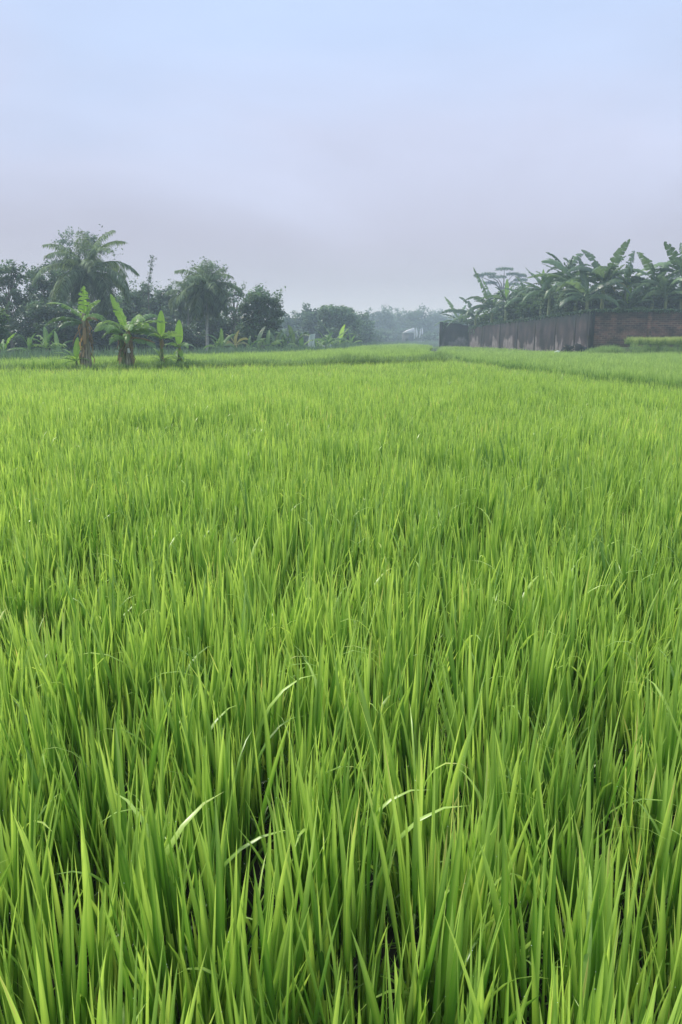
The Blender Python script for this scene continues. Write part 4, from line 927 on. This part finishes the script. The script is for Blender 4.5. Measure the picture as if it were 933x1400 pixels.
wb('banana plant half cut off by the right picture edge', 936, 378, 66, [(125, -.2, 2.9, 12, .3), (150, .3, 2.6, 60, .4), (90, .3, 3.0, 40, .4), (180, -.3, 2.6, 60, .5), (215, -.4, 2.4, 40, .6), (40, 0, 3.0, 50, .4)], 306)
wb('low banana plant tucked behind the right end of the brick wall', 912, 405, 64, [(110, -.4, 2.6, 70, .5), (60, .3, 2.6, 70, .5), (160, -.4, 2.6, 80, .5), (20, -.4, 2.6, 80, .6), (85, -.6, 2.4, 90, .4)], 307)
wb('low banana plant with one bright upright paddle leaf against the brick wall', 858, 424, 62.5, [(130, -.5, 1.8, 60, .3), (50, -.5, 1.8, 60, .3), (165, -.3, 1.7, 60, .4), (15, -.3, 1.8, 60, .4), (100, .5, 1.9, 40, .3)], 308, fresh=2.0)
wb('banana plant above the corner of plaster and brick', 806, 408, 63, [(130, -.4, 2.6, 60, .4), (50, -.4, 2.8, 60, .4), (165, -.3, 2.6, 80, .4), (15, -.3, 2.6, 80, .5), (95, .3, 3.2, 20, .2)], 309)
wb('banana plant with sharp leaf pointing up left over the plastered wall', 752, 402, 69, [(135, -.1, 2.7, 5, .15), (100, .3, 2.4, 60, .4), (60, -.3, 2.6, 60, .4), (165, -.4, 2.8, 80, .5), (20, -.3, 2.6, 80, .5), (115, -.5, 2.4, 60, .3)], 310)
wb('banana plant with a bright young leaf left of the sharp-leaved one', 742, 396, 74, [(110, .3, 1.8, 50, .4), (170, -.3, 2.4, 60, .4), (40, -.3, 2.4, 70, .4)], 311, fresh=1.4)
wb('banana plant behind the middle of the plastered wall', 722, 408, 76, [(140, -.2, 2.2, 40, .3), (100, .3, 2.6, 50, .5), (50, -.3, 2.6, 70, .5), (165, -.4, 2.4, 80, .5), (20, -.3, 2.4, 80, .5)], 312)
wb('banana plant with one yellow-green spear leaf over the plastered wall', 693, 408, 80, [(150, -.3, 2.4, 70, .5), (60, -.2, 2.4, 70, .4), (20, .2, 2.4, 70, .5)], 313, fresh=1.9)
wb('banana plant with a long ragged leaf rising steeply toward the left', 674, 418, 84, [(115, -.1, 3.3, 8, .7), (100, .2, 2.4, 30, .6), (130, -.3, 3.0, 95, .5), (50, -.3, 2.6, 60, .5), (160, -.3, 3.0, 110, .5), (20, .3, 2.4, 60, .5), (80, -.5, 2.2, 60, .5)], 314)
wb('low banana plant near the far end of the plastered wall', 650, 430, 90, [(150, -.2, 3.0, 60, .6), (110, .3, 2.2, 50, .5), (60, -.3, 2.2, 70, .5), (175, -.3, 2.6, 60, .5), (20, -.3, 2.2, 70, .5)], 315)
wb('smallest banana plant at the far left end of the wall', 632, 438, 98, [(120, -.2, 2.2, 15, .2), (80, .3, 1.8, 50, .3), (40, -.3, 2.2, 40, .4), (160, -.3, 2.2, 60, .4), (15, -.3, 2.0, 60, .5)], 316)
# shrubs filling between the bananas
GSH = 'leafy shrubs behind the wall'
for i, (px, tp, hw, Y, m_, lb) in enumerate((
    (715, 392, 20, 82, 'tree_b', 'leafy shrub behind the wall left of the sharp-leaved banana'), (738, 402, 22, 76, 'tree_c', 'olive-green shrub over the plastered wall, just left of the sharp-leaved banana'),
    (700, 414, 22, 84, 'tree_b', 'leafy shrub directly under the yellow-green spear leaf'), (676, 425, 20, 88, 'tree_c', 'pale shrub under the steeply rising ragged banana leaf'), (655, 434, 18, 94, 'tree_b', 'small shrub near the far end of the plastered wall'),
    (765, 405, 22, 72, 'tree_b', 'dark shrub under the blunt-leaved banana'), (790, 400, 24, 72, 'tree_a', 'dark shrub behind the corner of the wall'), (830, 400, 28, 74, 'tree_a', 'dark shrub behind the trunk of the tallest banana'),
    (870, 398, 28, 72, 'tree_a', 'dark shrub behind the bright paddle leaf'), (908, 394, 26, 72, 'tree_b', 'dark shrub behind the right part of the brick wall'), (940, 400, 20, 70, 'tree_b', 'shrub at the right picture edge above the brick wall'))):
    tree('shrub', lb, px, tp-14 if px > 740 else tp-2, hw*1.2, wY(px)+7+(i % 3), m_, GSH, 452, 1.0, .26, 24, 80+i, trunk_r=.07, cat='shrub')

# ------------------------------------------------------------------ heap, sack by the wall
def heap():
    Y = 56.5; x0, x1 = xat(764, Y), xat(810, Y); root = empty('debris_heap', ((x0+x1)/2, Y, 0), 'low black plastic-covered heap at the foot of the wall corner', 'heap')
    r = np.random.default_rng(4); mb = MB(); nx, ny = 26, 8; V = []
    for i in range(nx+1):
        for j in range(ny+1):
            u = i/nx*2-1; v = j/ny*2-1; h = 1.12*max(0, 1-abs(u)**5)*math.sqrt(max(0, 1-v*v))*(1+.07*math.sin(9*u))+r.uniform(-.05, .05)
            V.append([u*(x1-x0)/2, v*.55, max(-.02, h)])
    f = [[i*(ny+1)+j, (i+1)*(ny+1)+j, (i+1)*(ny+1)+j+1, i*(ny+1)+j+1] for i in range(nx) for j in range(ny)]
    mb.add(V, f); mb.build('cover', M['black'], root)
    p = MB()
    for k in range(5):
        u = r.uniform(-1, 1); tube(p, [(u, -.6, .1), (u+r.uniform(-.5, .5), -.5, .5), (u+r.uniform(-.9, .9), -.2, 1.05)], [.03, .03, .02], 5)
    p.build('sticks', M['bark'], root)
    x = xat(762, Y); s = empty('sack', (x, Y-.2, 0), 'small whitish sack lying at the left end of the black heap', 'sack')
    b = MB(); P = [(-.2, 0, .42), (-.1, 0, .55), (.05, 0, .62), (.18, 0, .66)]; tube(b, P, [.04, .12, .11, .04], 10); b.build('bag', M['cloth'], s, smooth=True)
heap()
print('objects', len(bpy.data.objects))
